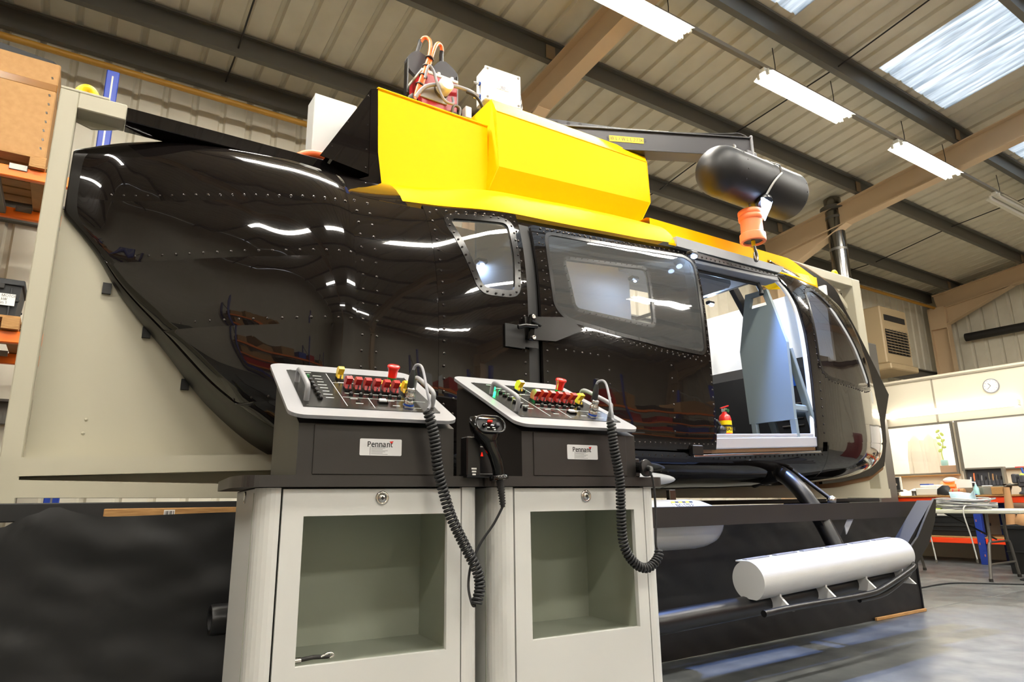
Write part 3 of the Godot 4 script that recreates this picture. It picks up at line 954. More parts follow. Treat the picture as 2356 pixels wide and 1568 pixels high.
	for k in 33:
		var x := lerpf(3.13, 5.03, k / 32.0)
		var yb: float = lerpf(2.54, 2.566, clampf((x - 3.13) / 0.5, 0, 1)) + 0.035 * clampf((x - 4.75) / 0.28, 0, 1)
		var cr: float = 2.652 + 0.028 * (x - 3.13) / 1.9
		var tp: float = 2.778 + 0.012 * (x - 3.13) / 1.6 if x < 4.70 else lerpf(2.79, 2.685, (x - 4.70) / 0.33)
		var p0 := side(x, yb, 0.006)
		var row := [p0 + V(0, -0.012, -0.004), p0, V(x, cr, -2.99), V(x, cr + 0.006, -3.0), V(x, tp, -3.004), V(x, tp + 0.012, -3.03), V(x, tp + 0.02, -3.45)]
		if k > 0:
			for j in 6: sl2.quad(prev[j], row[j], row[j + 1], prev[j + 1])
		prev = row
	for j in range(1, 6): sl2.face_out([prev[0], prev[j], prev[j + 1]], Vector3.RIGHT)
	part(T, "yellow_roof_front", sl2, "yellow")
	# cowling with its box, black rear gusset
	var cw := nb()
	cw.prism([P2(1.222, 3.196), P2(1.955, 3.19), P2(1.955, 2.70), P2(1.60, 2.64), P2(1.288, 2.545), P2(1.262, 2.62), P2(1.236, 2.80), P2(1.226, 3.0)], 0.3, Transform3D(Basis(), V(0, 0, -3.5)))
	part(T, "cowling_panel", cw, "yellow")
	part(T, "cowling_flange", nb().bar(V(1.222, 3.20, -3.205), V(1.955, 3.194, -3.205), 0.03, 0.012, 0.003), "yellow")
	var bx := nb()
	var sec := [V(0, 3.40, -3.2), V(0, 3.256, -3.105), V(0, 2.883, -3.105), V(0, 2.715, -3.2), V(0, 2.715, -3.5), V(0, 3.40, -3.5)]
	var xl := [1.985, 1.962, 1.975, 1.94, 1.94, 1.985]
	var xr := [3.325, 3.245, 3.255, 3.214, 3.214, 3.325]
	var dy := [0.007, 0.022, 0.08, 0.08, 0.08, 0.007]
	for j in 6:
		var j2 := (j + 1) % 6
		bx.quad(sec[j] + V(xl[j], 0, 0), sec[j2] + V(xl[j2], 0, 0), sec[j2] + V(xr[j2], dy[j2], 0), sec[j] + V(xr[j], dy[j], 0))
	for j in range(1, 5):
		bx.tri(sec[0] + V(xl[0], 0, 0), sec[j + 1] + V(xl[j + 1], 0, 0), sec[j] + V(xl[j], 0, 0))
		bx.tri(sec[0] + V(xr[0], dy[0], 0), sec[j] + V(xr[j], dy[j], 0), sec[j + 1] + V(xr[j + 1], dy[j + 1], 0))
	part(T, "cowling_box", bx, "yellow")
	var ed := nb()
	ed.tube([V(1.962, 3.256, -3.106), V(3.245, 3.278, -3.106)], 0.005, 8)
	ed.tube([V(1.962, 3.256, -3.106), V(1.975, 2.883, -3.106), V(1.94, 2.715, -3.201)], 0.004, 8)
	ed.tube([V(3.245, 3.278, -3.106), V(3.255, 2.963, -3.106), V(3.214, 2.795, -3.201)], 0.004, 8)
	part(T, "cowling_edge_bead", ed, "yellow")
	# black band and gusset behind the cowling
	part(T, "rear_band", nb().prism([P2(1.183, 3.178), P2(1.224, 3.194), P2(1.238, 2.80), P2(1.264, 2.62), P2(1.29, 2.545), P2(1.24, 2.50), P2(1.10, 2.515), P2(1.09, 2.585), P2(1.19, 2.64)], 0.32, Transform3D(Basis(), V(0, 0, -3.515))), "black_gloss")
	part(T, "rear_gusset", nb().prism([P2(0.92, 2.69), P2(1.19, 2.655), P2(1.186, 3.176)], 0.006, Transform3D(Basis(), V(0, 0, -3.205))), "black_gloss")
	part(T, "gusset_back", nb().prism([P2(0.95, 2.69), P2(1.19, 2.655), P2(1.186, 3.15)], 0.26, Transform3D(Basis(), V(0, 0, -3.47))), "black_gloss")
	var gb := nb()
	for q in [[1.172, 3.13], [1.172, 2.95], [1.172, 2.8], [1.172, 2.69], [1.06, 2.93], [0.98, 2.76], [1.20, 2.6], [1.14, 2.55], [1.24, 2.57]]:
		gb.dome(V(q[0], q[1], -3.198 if q[1] > 2.65 else -3.194), along(Vector3.BACK), 0.006, 0.004)
	stuff(part(T, "gusset_rivets", gb, "rivet"))
	part(T, "cowling_fillet", patch(1.0, 1.3, func(x: float) -> float: return ang(x, 2.385), crown, 8, 8, 0.001), "black_gloss")
	# nose profile board with bare edge
	var prof := smooth([P2(5.30, 2.98), P2(5.52, 2.955), P2(5.88, 2.845), P2(6.02, 2.66), P2(6.18, 2.46), P2(6.40, 2.15), P2(6.60, 1.865)], 3)
	prof.append_array([P2(6.455, 1.60), P2(6.43, 1.40), P2(6.33, 1.17), P2(6.1, 1.08), P2(5.6, 1.02), P2(5.3, 1.0), P2(5.3, 1.6)])
	prof = prof.map(func(p): return P2(p.x + 0.08, p.y + 0.012))
	var pb := part(T, "profile_board", nb().prism(grow(prof, 0.04), 0.04, Transform3D(Basis(), V(0, 0, -3.45))), "mdf", "brown bare edge of the nose board")
	part(pb, "black_face", nb().prism(prof, 0.03, Transform3D(Basis(), V(0, 0, -3.409))), "black_paint")
	# inside
	inside(T)
	skids(T)
	# frame behind
	var F := thing("support_frame", "pale grey-beige steel frame and panel that carries the helicopter half", "frame")
	part(F, "post", nb().box(V(-0.190, 1.815, -3.36), V(0.072, 1.84, 0.12), 0.004), "beige")
	part(F, "top_beam", nb().box(V(-0.0595, 2.696, -3.36), V(0.191, 0.08, 0.12), 0.004), "beige")
	part(F, "top_beam", nb().box(V(0.57, 2.69, -3.36), V(1.066, 0.07, 0.118), 0.003), "black_gloss", "black painted stretch of the top beam")
	part(F, "corner_gusset", nb().prism([P2(-0.155, 2.656), P2(0.02, 2.656), P2(-0.02, 2.64), P2(-0.09, 2.62), P2(-0.155, 2.64)], 0.01, Transform3D(Basis(), V(0, 0, -3.41))), "beige")
	part(F, "top_plate", nb().box(V(-0.13, 2.741, -3.36), V(0.19, 0.012, 0.12), 0.002), "beige")
	var lower := nb()
	lower.prism([P2(-0.226, 0.942), P2(6.30, 0.89), P2(6.30, 0.97), P2(0.6, 0.998), P2(-0.156, 1.010), P2(-0.226, 1.012)], 0.12, Transform3D(Basis(), V(0, 0, -3.42)))
	part(F, "bottom_beam", lower, "beige")
	part(F, "floor_beam", nb().prism([P2(-0.226, 1.022), P2(-0.15, 1.024), P2(0.79, 1.061), P2(2.2, 1.115), P2(2.2, 1.18), P2(0.79, 1.134), P2(-0.154, 1.098), P2(-0.226, 1.098)], 0.12, Transform3D(Basis(), V(0, 0, -3.42))), "beige")
	part(F, "slot_back", nb().box(V(3.0, 1.03, -3.44), V(6.4, 0.16, 0.03)), "beige")
	part(F, "back_panel", nb().prism([P2(-0.155, 1.0), P2(2.2, 1.0), P2(2.2, 1.6), P2(0.9, 2.2), P2(-0.155, 2.22)], 0.02, Transform3D(Basis(), V(0, 0, -3.475))), "beige")
	for q in [[0.045, 1.275], [0.04, 1.215]]: part(F, "panel_bolt", nb().dome(V(q[0], q[1], -3.455), along(Vector3.BACK), 0.008, 0.006, 10), "beige")
	for q in [[0.065, 1.885], [0.245, 1.70], [0.43, 1.47]]: part(F, "clip", nb().box(V(q[0] - 0.01, q[1] - 0.01, -3.445), V(0.035, 0.05, 0.02)), "black_matt")
	part(F, "post", nb().box(V(6.605, 1.99, -3.57), V(0.14, 2.21, 0.13), 0.006), "beige")
	part(F, "top_beam", nb().box(V(6.005, 3.05, -3.57), V(1.055, 0.095, 0.13), 0.006), "beige")
	part(F, "brace", nb().bar(V(6.33, 3.0, -3.60), V(6.54, 2.80, -3.60), 0.02, 0.05, 0.003), "beige")
	part(F, "rear_post", nb().box(V(6.58, 1.95, -4.5), V(0.1, 2.1, 0.1), 0.006), "beige")
	part(F, "rear_beam", nb().box(V(6.60, 3.05, -4.09), V(0.1, 0.09, 0.9), 0.006), "beige")
	part(F, "base_beam", nb().box(V(6.45, 0.93, -3.57), V(0.45, 0.09, 0.13), 0.006), "beige")
	for q in [[-0.128, 2.747, -3.36, 0.0], [6.34, 3.10, -3.57, 0.0]]:
		var pts := []
		for s in 15:
			var t := lerpf(-0.15, PI + 0.15, s / 14.0) if q[3] == 0.0 else TAU * s / 14.0
			pts.append(V(cos(t) * 0.036, sin(t) * 0.052, 0))
		var e := solo("lifting_eye", nb().tube(pts, 0.018, 12, true, q[3] != 0.0), "yellow_plastic", {0.0: "yellow lifting eye on the %s corner of the pale frame" % ("left" if q[0] < 1 else "right"), 62.0: "yellow ring lying on the glossy black tail top"}[q[3]], "lifting eye", "yellow lifting eyes")
		e.position = V(q[0], q[1], q[2])
		if q[3] != 0.0:
			e.position = side(0.115, 2.53, 0.006)
			e.basis = along(skin_n(0.115, ang(0.115, 2.53))) * turned(Vector3.RIGHT, 90)
	# motion base below, hidden by the skirt
	var base := thing("motion_base", "dark platform under the trainer behind the black sheeting", "platform")
	for x in [0.2, 3.0, 5.6]: part(base, "leg", nb().box(V(x, 0.43, -3.6), V(0.25, 0.86, 0.5), 0.01), "black_matt")
	part(base, "front_rail", nb().box(V(1.2, 0.885, -3.24), V(3.4, 0.07, 0.06), 0.004), "black_matt")
	part(base, "deck", nb().box(V(3.0, 0.875, -3.7), V(6.2, 0.03, 0.8), 0.004), "black_matt")

func spaced(poly: Array, gap: float) -> Array:   # points every gap along a polyline
	var out := [poly[0]]
	var left := gap
	for i in poly.size() - 1:
		var a: Vector2 = poly[i]
		var b: Vector2 = poly[i + 1]
		var d := a.distance_to(b)
		var s := left
		while s <= d:
			out.append(a.lerp(b, s / d))
			s += gap
		left = s - d
	return out

const ACROSS := Basis(Vector3(0, 0, 1), Vector3(0, 1, 0), Vector3(-1, 0, 0))   # local x -> z, extrude towards -x

func inside(T: Node3D) -> void:
	part(T, "cabin_floor", nb().box(V(4.15, 1.285, -3.63), V(1.9, 0.03, 1.5), 0.002), "black_matt")
	part(T, "headliner", nb().prism([P2(3.2, 2.53), P2(4.3, 2.545), P2(4.36, 2.60), P2(3.2, 2.60)], 0.86, Transform3D(Basis(), V(0, 0, -3.70))), "inner_grey")
	part(T, "overhead_console", nb().box(V(3.85, 2.50, -3.25), V(0.45, 0.07, 0.3), 0.02), "inner_grey")
	part(T, "far_wall", nb().box(V(4.2, 1.68, -4.4), V(2.2, 0.8, 0.03)), "black_matt")
	var rl := nb()
	for i in 9: rl.dome(V(3.75 + 0.09 * i, 1.58, -4.38), along(Vector3.BACK), 0.008, 0.005)
	stuff(part(T, "far_wall_screws", rl, "steel"))
	part(T, "windscreen_backing", nb().box(V(5.25, 2.34, -4.1), V(0.03, 0.66, 2.1)), "inner_white")
	var pil := part(T, "windscreen_pillar", nb().bar(V(5.0, 2.04, -4.22), V(4.78, 2.56, -4.22), 0.05, 0.07, 0.008), "inner_white")
	part(pil, "centre_post", nb().bar(V(5.25, 2.05, -3.62), V(4.75, 2.78, -3.64), 0.05, 0.09, 0.01), "black_satin")
	part(T, "windscreen_rail", nb().bar(V(4.32, 2.56, -4.4), V(4.32, 2.56, -3.0), 0.03, 0.03, 0.004), "black_satin")
	var dash := part(T, "instrument_panel", nb().prism([P2(4.98, 1.3), P2(5.3, 1.3), P2(5.3, 2.05), P2(5.05, 2.05), P2(4.98, 1.95)], 1.35, Transform3D(Basis(), V(0, 0, -4.45))), "black_matt")
	part(dash, "display_screen", nb().box(V(4.975, 1.86, -3.30), V(0.012, 0.11, 0.2), 0.002), "screen_blue")
	for j in 4: part(dash, "switch_row", nb().box(V(4.976, 1.66 - 0.06 * j, -3.32), V(0.012, 0.012, 0.2), 0.002), "dull_steel")
	part(T, "interior_panel", nb().box(V(2.25, 1.9, -3.42), V(2.1, 1.35, 0.02)), "inner_white")
	part(T, "interior_trim", nb().box(V(2.13, 2.0, -3.22), V(0.5, 1.1, 0.02)), "inner_grey")
	# seat seen from behind
	var S := thing("pilot_seat", "tall grey seat back with a cut-out handhold in the open doorway", "seat")
	var q := func(y: float, z: float) -> Vector2: return P2(z * 1.0244, 0.9 + (y - 0.9) * 1.0244)
	var t := Transform3D(ACROSS, V(4.22, 0, 0))
	var bk := nb()
	var l2: Vector2 = q.call(2.22, -3.045)
	var r2: Vector2 = q.call(2.22, -2.781)
	bk.frame([l2, r2, q.call(2.377, -2.826), q.call(2.382, -3.009)], [q.call(2.262, -2.986), q.call(2.261, -2.835), q.call(2.35, -2.862), q.call(2.346, -2.962)], 0.03, t)
	bk.prism([l2, r2, q.call(1.963, -2.712), q.call(1.421, -2.716), q.call(1.423, -3.08), q.call(1.963, -3.103)], 0.03, t)
	part(S, "backrest", bk, "seat_grey")
	for z in [-2.80, -3.12]:
		part(S, "leg", nb().bar(V(4.205, 1.44, z), V(4.215, 1.30, z), 0.045, 0.03, 0.003, Vector3.RIGHT), "seat_grey")
		part(S, "brace", nb().bar(V(4.24, 1.95, z), V(4.46, 1.33, z), 0.05, 0.035, 0.004, Vector3.RIGHT), "seat_grey")
	part(S, "seat_pan", nb().box(V(4.42, 1.52, -2.97), V(0.4, 0.05, 0.36), 0.01), "seat_grey")
	part(S, "base_rail", nb().box(V(4.33, 1.315, -2.98), V(0.26, 0.03, 0.36), 0.004), "seat_grey")
	# fire extinguisher
	var E := thing("fire_extinguisher", "small red fire extinguisher with yellow training label beside the grey seat", "extinguisher", V(3.70, 1.30, -2.98))
	part(E, "cylinder", nb().lathe([P2(0, 0), P2(0.04, 0), P2(0.042, 0.006), P2(0.042, 0.125), P2(0.036, 0.15), P2(0.018, 0.165), P2(0.014, 0.175), P2(0, 0.175)], 20, Vector3.ZERO), "stop_red")
	var band := part(E, "label_band", nb().lathe([P2(0.0432, 0.03), P2(0.0432, 0.115)], 20, Vector3.ZERO), "yellow_plastic")
	letters(band, "lettering", "TRAIN", 0.030, Transform3D(turned(Vector3.UP, -35), V(-0.018, 0.055, 0.042)), "print_black", true)
	part(E, "clamp_strap", nb().lathe([P2(0.0445, 0.072), P2(0.0445, 0.085)], 20, Vector3.ZERO), "black_satin")
	var hd := part(E, "valve_head", nb().box(V(0, 0.188, 0), V(0.03, 0.03, 0.03), 0.004), "chrome")
	part(hd, "lever", nb().bar(V(-0.035, 0.2, 0), V(0.045, 0.222, 0), 0.014, 0.008, 0.002), "stop_red")
	part(hd, "gauge", nb().lathe([P2(0.012, 0), P2(0.012, 0.01), P2(0, 0.01)], 10, V(0.012, 0.185, 0.014), along(Vector3.BACK)), "green_plastic")
	var hb := thing("head_set", "black headset lying on the sill by the extinguisher", "headset", V(3.56, 1.30, -2.9))
	part(hb, "ear_cup", nb().sphere(V(0, 0.035, 0), V(0.035, 0.035, 0.025)), "black_satin")
	part(hb, "band", nb().tube([V(0, 0.06, 0), V(-0.04, 0.10, 0), V(-0.1, 0.09, 0), V(-0.13, 0.03, 0)], 0.008, 8), "black_satin")
	# cabin lamps
	for a in [[V(3.23, 2.43, -2.735), "bluish-white LED lamp glowing at the upper corner of the sliding door", 0.022], [V(4.40, 2.50, -3.58), "small glowing lamp under the grey cabin ceiling", 0.02], [V(1.90, 2.262, -3.18), "bright white spot lamp seen through the rear window", 0.014], [V(3.1, 2.36, -3.15), "white spot lamp seen through the door window", 0.011]]:
		var o := thing("cabin_lamp", a[1], "lamp", a[0], 0.0, "LED lamps of the cabin")
		part(o, "lamp_case", nb().box(V(0, 0.02, -0.01), V(0.07, 0.03, 0.05), 0.008), "black_satin")
		part(o, "lamp_glow", nb().sphere(V(0, -0.003, 0.004), V(a[2], a[2] * 0.6, a[2]), 12, 6), "cool_light")
		var li := OmniLight3D.new()
		li.name = "lamp_light"
		li.light_color = Color(0.75, 0.85, 1.0)
		li.light_energy = 0.45 if a[0].x > 4 else 0.04
		li.light_size = 0.012
		li.shadow_enabled = true
		o.add_child(li)
		li.position = V(0, -0.004, 0.005)

func skids(T: Node3D) -> void:
	# front leg and stay
	part(T, "skid_leg", nb().tube(smooth([V(4.02, 1.02, -3.05), V(4.02, 1.07, -2.86), V(4.0, 0.98, -2.70), V(4.0, 0.80, -2.57), V(4.0, 0.62, -2.48), V(4.0, 0.45, -2.41)], 5), 0.052, 16), "black_satin")
	part(T, "leg_fairing", nb().tube([V(4.02, 1.06, -2.96), V(4.02, 1.085, -2.84)], 0.075, 16), "black_satin")
	part(T, "leg_stay", nb().tube([V(4.12, 1.13, -2.86), V(4.12, 1.09, -2.80), V(4.13, 0.90, -2.56)], 0.014, 8), "black_satin")
	part(T, "stay_end", nb().sphere(V(4.13, 0.885, -2.545), V(0.03, 0.03, 0.03), 12, 6), "chrome")
	var skid := smooth([V(2.1, 0.335, -2.40), V(2.42, 0.343, -2.40), V(3.27, 0.365, -2.40), V(4.14, 0.405, -2.40), V(4.45, 0.43, -2.40), V(4.62, 0.50, -2.40)], 4)
	part(T, "skid_tube", nb().tube(skid, 0.053, 18), "black_satin")
	part(T, "skid_tail", nb().lathe([P2(0.036, 0), P2(0.052, 0), P2(0.055, 0.01), P2(0.055, 0.26)], 24, V(0.50, 0.495, -2.78), along(Vector3.RIGHT), 0.3), "black_satin")
	part(T, "skid_tail_bore", nb().lathe([P2(0.036, 0.0), P2(0.034, 0.06), P2(0, 0.06)], 20, V(0.50, 0.495, -2.78), along(Vector3.RIGHT), 0.3), "black_matt")
	# step board
	var sb := nb()
	sb.prism([P2(2.12, 0.763), P2(5.03, 0.763), P2(5.10, 0.866), P2(2.12, 0.862)], 0.012, Transform3D(Basis(), V(0, 0, -2.506)))
	part(T, "step_board", sb, "step_dark")
	part(T, "step_tread", nb().box(V(3.58, 0.859, -2.555), V(2.92, 0.010, 0.11), 0.002), "black_matt")
	var br := part(T, "step_bracket", nb().prism([P2(3.93, 0.763), P2(4.22, 0.763), P2(4.12, 0.66), P2(4.02, 0.63)], 0.05, Transform3D(Basis(), V(0, 0, -2.56))), "black_satin")
	part(br, "bracket_fin", nb().prism([P2(4.18, 0.763), P2(4.30, 0.763), P2(4.2, 0.67)], 0.006, Transform3D(Basis(), V(0, 0, -2.52))), "inner_grey")
	# long float behind the step
	var fl := part(T, "float_tank", nb().lathe([P2(0, 0), P2(0.13, 0), P2(0.135, 0.01), P2(0.135, 0.90), P2(0.128, 0.98), P2(0.11, 1.05), P2(0.078, 1.10), P2(0.035, 1.13), P2(0, 1.135)], 32, V(2.09, 0.765, -2.72), along(Vector3.RIGHT)), "float_white")
	var nrm := V(0, 0.77, 0.64).normalized()
	var tb := Basis(Vector3.RIGHT, nrm.cross(Vector3.RIGHT), nrm)
	var o := V(2.87, 0.765, -2.72) + nrm * 0.136
	part(fl, "warning_label", nb().box(o, V(0.17, 0.06, 0.001), 0.0, tb), "label_white")
	for i in 6: part(fl, "hazard_stripe", nb().box(o + tb * V(-0.07 + 0.028 * i, 0.025, 0.001), V(0.028, 0.012, 0.001), 0.0, tb), "yellow_plastic" if i % 2 == 0 else "print_black")
	letters(fl, "lettering", "NO STEP", 0.036, Transform3D(tb, o + tb * V(0, -0.004, 0.001)), "print_black", true)
	part(fl, "float_strap", nb().box(V(2.86, 0.925, -2.72), V(0.05, 0.06, 0.03), 0.004), "steel")
	part(T, "belly_pod", nb().sphere(V(2.62, 1.015, -2.79), V(0.36, 0.042, 0.05), 20, 12), "inner_grey")
	# inflatable float canister in front
	var ax := (V(4.50, 0.545, -2.36) - V(3.0, 0.488, -2.36)).normalized()
	var tk := Basis(ax, V(0, 0, 1).cross(ax), V(0, 0, 1))
	var body := []
	for s in 29:
		var a := deg_to_rad(-62.0) + deg_to_rad(304.0) * s / 28.0
		body.append(P2(sin(a + PI / 2) * 0.0985, -cos(a + PI / 2) * 0.0985))
	var prof := []
	for s in 73:
		var a := deg_to_rad(-68.0 + 310.0 * s / 72.0)
		prof.append(P2(cos(a) * 0.0985, sin(a) * 0.0985))
	var ct := nb()
	var t0 := Transform3D(Basis(V(0, 0, 1), tk.y, -ax), V(4.50, 0.545, -2.36))   # local x -> z, extruded back along -ax
	ct.prism(prof, 1.5, t0)
	var can := part(T, "float_canister", ct, "float_white")
	for i in 6: part(can, "hinge", nb().box(V(3.07, 0, -2.39) + ax * (0.05 + 0.25 * i) + V(0, 0.592, 0), V(0.19, 0.006, 0.03), 0.001, tk), "plate_grey")
	part(can, "lid_flange", nb().box(V(3.75, 0.611, -2.395), V(1.5, 0.008, 0.07), 0.001, tk), "float_white")
	for i in 4:
		var p := V(3.18 + 0.41 * i, 0.385 + 0.014 * i, -2.33)
		part(can, "bracket", nb().prism([P2(-0.05, 0.06), P2(0.03, 0.06), P2(0.03, 0.02), P2(0.10, -0.045), P2(-0.05, -0.045)], 0.016, Transform3D(ACROSS, p)), "float_white")
	part(T, "guard_rail", nb().tube(smooth([V(2.93, 0.352, -2.23), V(3.2, 0.36, -2.23), V(3.82, 0.365, -2.23), V(4.05, 0.385, -2.24), V(4.44, 0.468, -2.26), V(4.48, 0.49, -2.28), V(4.50, 0.54, -2.30)], 5), 0.017, 10), "black_satin")
	part(T, "guard_rail", nb().tube(smooth([V(3.82, 0.335, -2.26), V(4.1, 0.35, -2.26), V(4.42, 0.43, -2.28), V(4.50, 0.47, -2.3)], 5), 0.013, 10), "black_satin")
	# upturned toe
	var toe := nb()
	toe.prism([P2(4.40, 0.36), P2(4.60, 0.44), P2(4.86, 0.60), P2(4.98, 0.74), P2(5.04, 0.875), P2(5.01, 0.88), P2(4.86, 0.76), P2(4.72, 0.64), P2(4.60, 0.575)], 0.014, Transform3D(Basis(), V(0, 0, -2.35)))
	part(T, "skid_toe", toe, "black_satin")
	part(T, "skid_toe_plate", nb().prism([P2(4.56, 0.45), P2(4.9, 0.66), P2(5.03, 0.872), P2(4.83, 0.74), P2(4.62, 0.6)], 0.10, Transform3D(Basis(), V(0, 0, -2.46))), "black_matt")

# ---------------------------------------------------------------- hoist on the roof
func hoist() -> void:
	var d := V(0.919, 0, 0.395)
	var n := V(-0.395, 0, 0.919)
	var A := V(2.1, 0, -3.665)
	var at := func(s: float, y: float, w := 0.0) -> Vector3: return A + d * s + n * w + V(0, y, 0)
	var H := thing("rescue_hoist", "dark grey hoist boom with a black capsule pod swung out over the doorway", "hoist")
	var flat := Transform3D(Basis(d, Vector3.UP, n), A)
	var beam := nb().prism([P2(0.0, 3.335), P2(2.12, 3.392), P2(2.12, 3.552), P2(0.0, 3.505)], 0.10, Transform3D(flat.basis, A - n * 0.05))
	part(H, "boom", beam, "boom_grey")
	part(H, "boom_fin", nb().prism([P2(0.0, 3.50), P2(1.95, 3.545), P2(1.9, 3.55), P2(0.45, 3.62), P2(0.1, 3.62)], 0.012, Transform3D(flat.basis, A - n * 0.03)), "boom_grey")
	var fl := nb()
	fl.bar(at.call(0.0, 3.338), at.call(2.12, 3.395), 0.13, 0.012, 0.002)
	fl.bar(at.call(0.0, 3.502), at.call(2.12, 3.549), 0.13, 0.012, 0.002)
	part(H, "boom_flange", fl, "boom_grey")
	for i in 5: part(H, "boom_hole", nb().lathe([P2(0.014, 0), P2(0.014, 0.0012), P2(0, 0.0012)], 10, at.call(0.45 + 0.09 * i, 3.585, -0.018), along(n)), "rod")
	var plate := part(H, "load_plate", nb().box(at.call(1.134, 3.452, 0.052), V(0.262, 0.046, 0.002), 0.0, flat.basis), "yellow_plastic", "small yellow load plate")
	letters(plate, "lettering", "S.W.L / W.L.L 273KG", 0.034, Transform3D(flat.basis, at.call(1.134, 3.452, 0.0535)), "print_black")
	part(H, "boom_end_cap", nb().box(at.call(2.125, 3.47), V(0.02, 0.2, 0.13), 0.004, flat.basis), "plate_grey")
	part(H, "end_bolt", nb().lathe([P2(0.014, 0), P2(0.014, 0.012), P2(0, 0.014)], 8, at.call(1.98, 3.47, 0.05), along(n)), "chrome")
	part(H, "boom_cable", nb().tube(smooth([at.call(0.4, 3.515, 0.03), at.call(0.9, 3.535, 0.045), at.call(1.4, 3.54, 0.04), at.call(1.9, 3.57, 0.045), at.call(2.05, 3.60, 0.02), at.call(2.14, 3.56, 0.0), at.call(2.15, 3.40, 0.0)], 5), 0.008, 6), "rod")
	part(H, "hanger_post", nb().box(V(4.02, 3.37, -2.80), V(0.12, 0.14, 0.06), 0.006), "boom_grey")
	# pod
	var c := V(3.45, 3.152, -2.76)
	var pr := []
	for i in 9: pr.append(P2(0.182 * sin(PI / 2 * i / 8.0), 0.175 - 0.175 * cos(PI / 2 * i / 8.0)))
	pr.append_array([P2(0.182, 0.56), P2(0.1825, 0.93), P2(0.172, 0.95), P2(0, 0.95)])
	var pod := part(H, "pod_shell", nb().lathe(pr, 40, c, along(Vector3.RIGHT)), "pod_black")
	part(pod, "split_band", nb().lathe([P2(0.1835, 0.0), P2(0.1835, 0.004)], 40, c + V(0.53, 0, 0), along(V(1, 0.25, 0))), "rod")
	var sc := nb()
	for x in [0.24, 0.92]:
		for i in 9: sc.dome(c + V(x, 0.182 * sin(TAU * i / 16.0 - 0.6), 0.182 * cos(TAU * i / 16.0 - 0.6)), along(V(0, sin(TAU * i / 16.0 - 0.6), cos(TAU * i / 16.0 - 0.6))), 0.006, 0.004)
	stuff(part(pod, "pod_screws", sc, "black_satin"))
	var ff := part(H, "cable_fitting", nb().tube([V(4.05, 3.33, -2.70), V(4.09, 3.26, -2.61), V(4.06, 3.18, -2.578)], 0.013, 8), "chrome")
	part(ff, "white_lead", nb().tube(smooth([V(4.06, 3.18, -2.575), V(4.0, 3.13, -2.572), V(3.95, 3.07, -2.585), V(3.93, 3.0, -2.63)], 4), 0.008, 8), "cable_white")
	# flood lamp below the pod
	var fd := part(H, "flood_lamp", nb().lathe([P2(0.0, 0.0), P2(0.055, 0.0), P2(0.062, 0.02), P2(0.05, 0.06), P2(0, 0.06)], 20, V(3.955, 2.955, -2.665), along(V(0.1, 0.85, -0.5))), "black_satin")
	part(fd, "lamp_glow", nb().prism([P2(-0.055, 0.03), P2(0.0, 0.045), P2(0.065, 0.03), P2(0.05, -0.02), P2(0.02, -0.08), P2(0.0, -0.125), P2(-0.02, -0.08), P2(-0.05, -0.02)], 0.008, Transform3D(turned(Vector3.RIGHT, 12), V(3.945, 2.945, -2.655))), "cool_light")  # glowing leaf shape stands in for the lamp's beam on the bracket inside
	var sp := SpotLight3D.new()
	sp.name = "flood_light"
	sp.light_color = Color(0.53, 0.67, 1.0)
	sp.light_energy = 11.0
	sp.light_size = 0.03
	sp.spot_angle = 50.0
	sp.spot_angle_attenuation = 0.3
	sp.spot_range = 20.0
	sp.shadow_enabled = true
	H.add_child(sp)
	sp.position = V(3.953, 2.93, -2.64)
	sp.look_at_from_position(sp.position, sp.position + V(0.1, -0.9, 0.55), Vector3.RIGHT)
	# hook with orange bumper hanging from the pod
	var K := thing("hoist_hook", "orange tubular bumper and steel hook hanging below the black hoist pod", "hook", V(3.905, 0, -2.76))
	part(K, "cable", nb().tube([V(0, 2.99, 0), V(0, 2.86, 0)], 0.006, 6), "dull_steel")
	part(K, "bumper", nb().lathe([P2(0.06, 2.70), P2(0.07, 2.675), P2(0.088, 2.678), P2(0.091, 2.69), P2(0.089, 2.735), P2(0.078, 2.742), P2(0.076, 2.80), P2(0.076, 2.838), P2(0.086, 2.845), P2(0.088, 2.87), P2(0.082, 2.878), P2(0.088, 2.886), P2(0.088, 2.91), P2(0.078, 2.918), P2(0.055, 2.918), P2(0, 2.918)], 28, Vector3.ZERO), "orange_bright")
	part(K, "bumper_core", nb().lathe([P2(0, 2.688), P2(0.07, 2.688), P2(0.07, 2.70)], 20, Vector3.ZERO), "rubber")
	part(K, "swivel", nb().lathe([P2(0, 2.645), P2(0.014, 2.65), P2(0.014, 2.69), P2(0, 2.69)], 12, Vector3.ZERO), "yellow_plastic")
	part(K, "hook", nb().tube(smooth([V(0, 2.66, 0), V(0.012, 2.62, 0.0), V(0.026, 2.58, 0), V(0.022, 2.545, 0), V(0.004, 2.54, 0), V(-0.006, 2.56, 0), V(-0.004, 2.60, 0)], 4), [0.012, 0.012, 0.012, 0.012, 0.012, 0.012, 0.012, 0.011, 0.011, 0.011, 0.01, 0.01, 0.01, 0.01, 0.01, 0.01, 0.009, 0.009, 0.008, 0.008, 0.007, 0.007, 0.006, 0.006, 0.006], 8), "steel")
	# winch drive on the roof deck
	var Wn := thing("hoist_winch", "red winch block with twin black plates and orange cables on the roof", "winch")
	part(Wn, "deck", nb().box(V(2.2, 3.19, -3.75), V(1.9, 0.02, 0.46), 0.004), "black_satin")
	part(Wn, "pedestal", nb().box(V(1.77, 3.31, -3.62), V(0.3, 0.22, 0.26), 0.01), "boom_grey")
	var red := nb().box(V(1.77, 3.535, -3.60), V(0.265, 0.24, 0.2), 0.006)
	part(Wn, "gear_case", red, "winch_red")
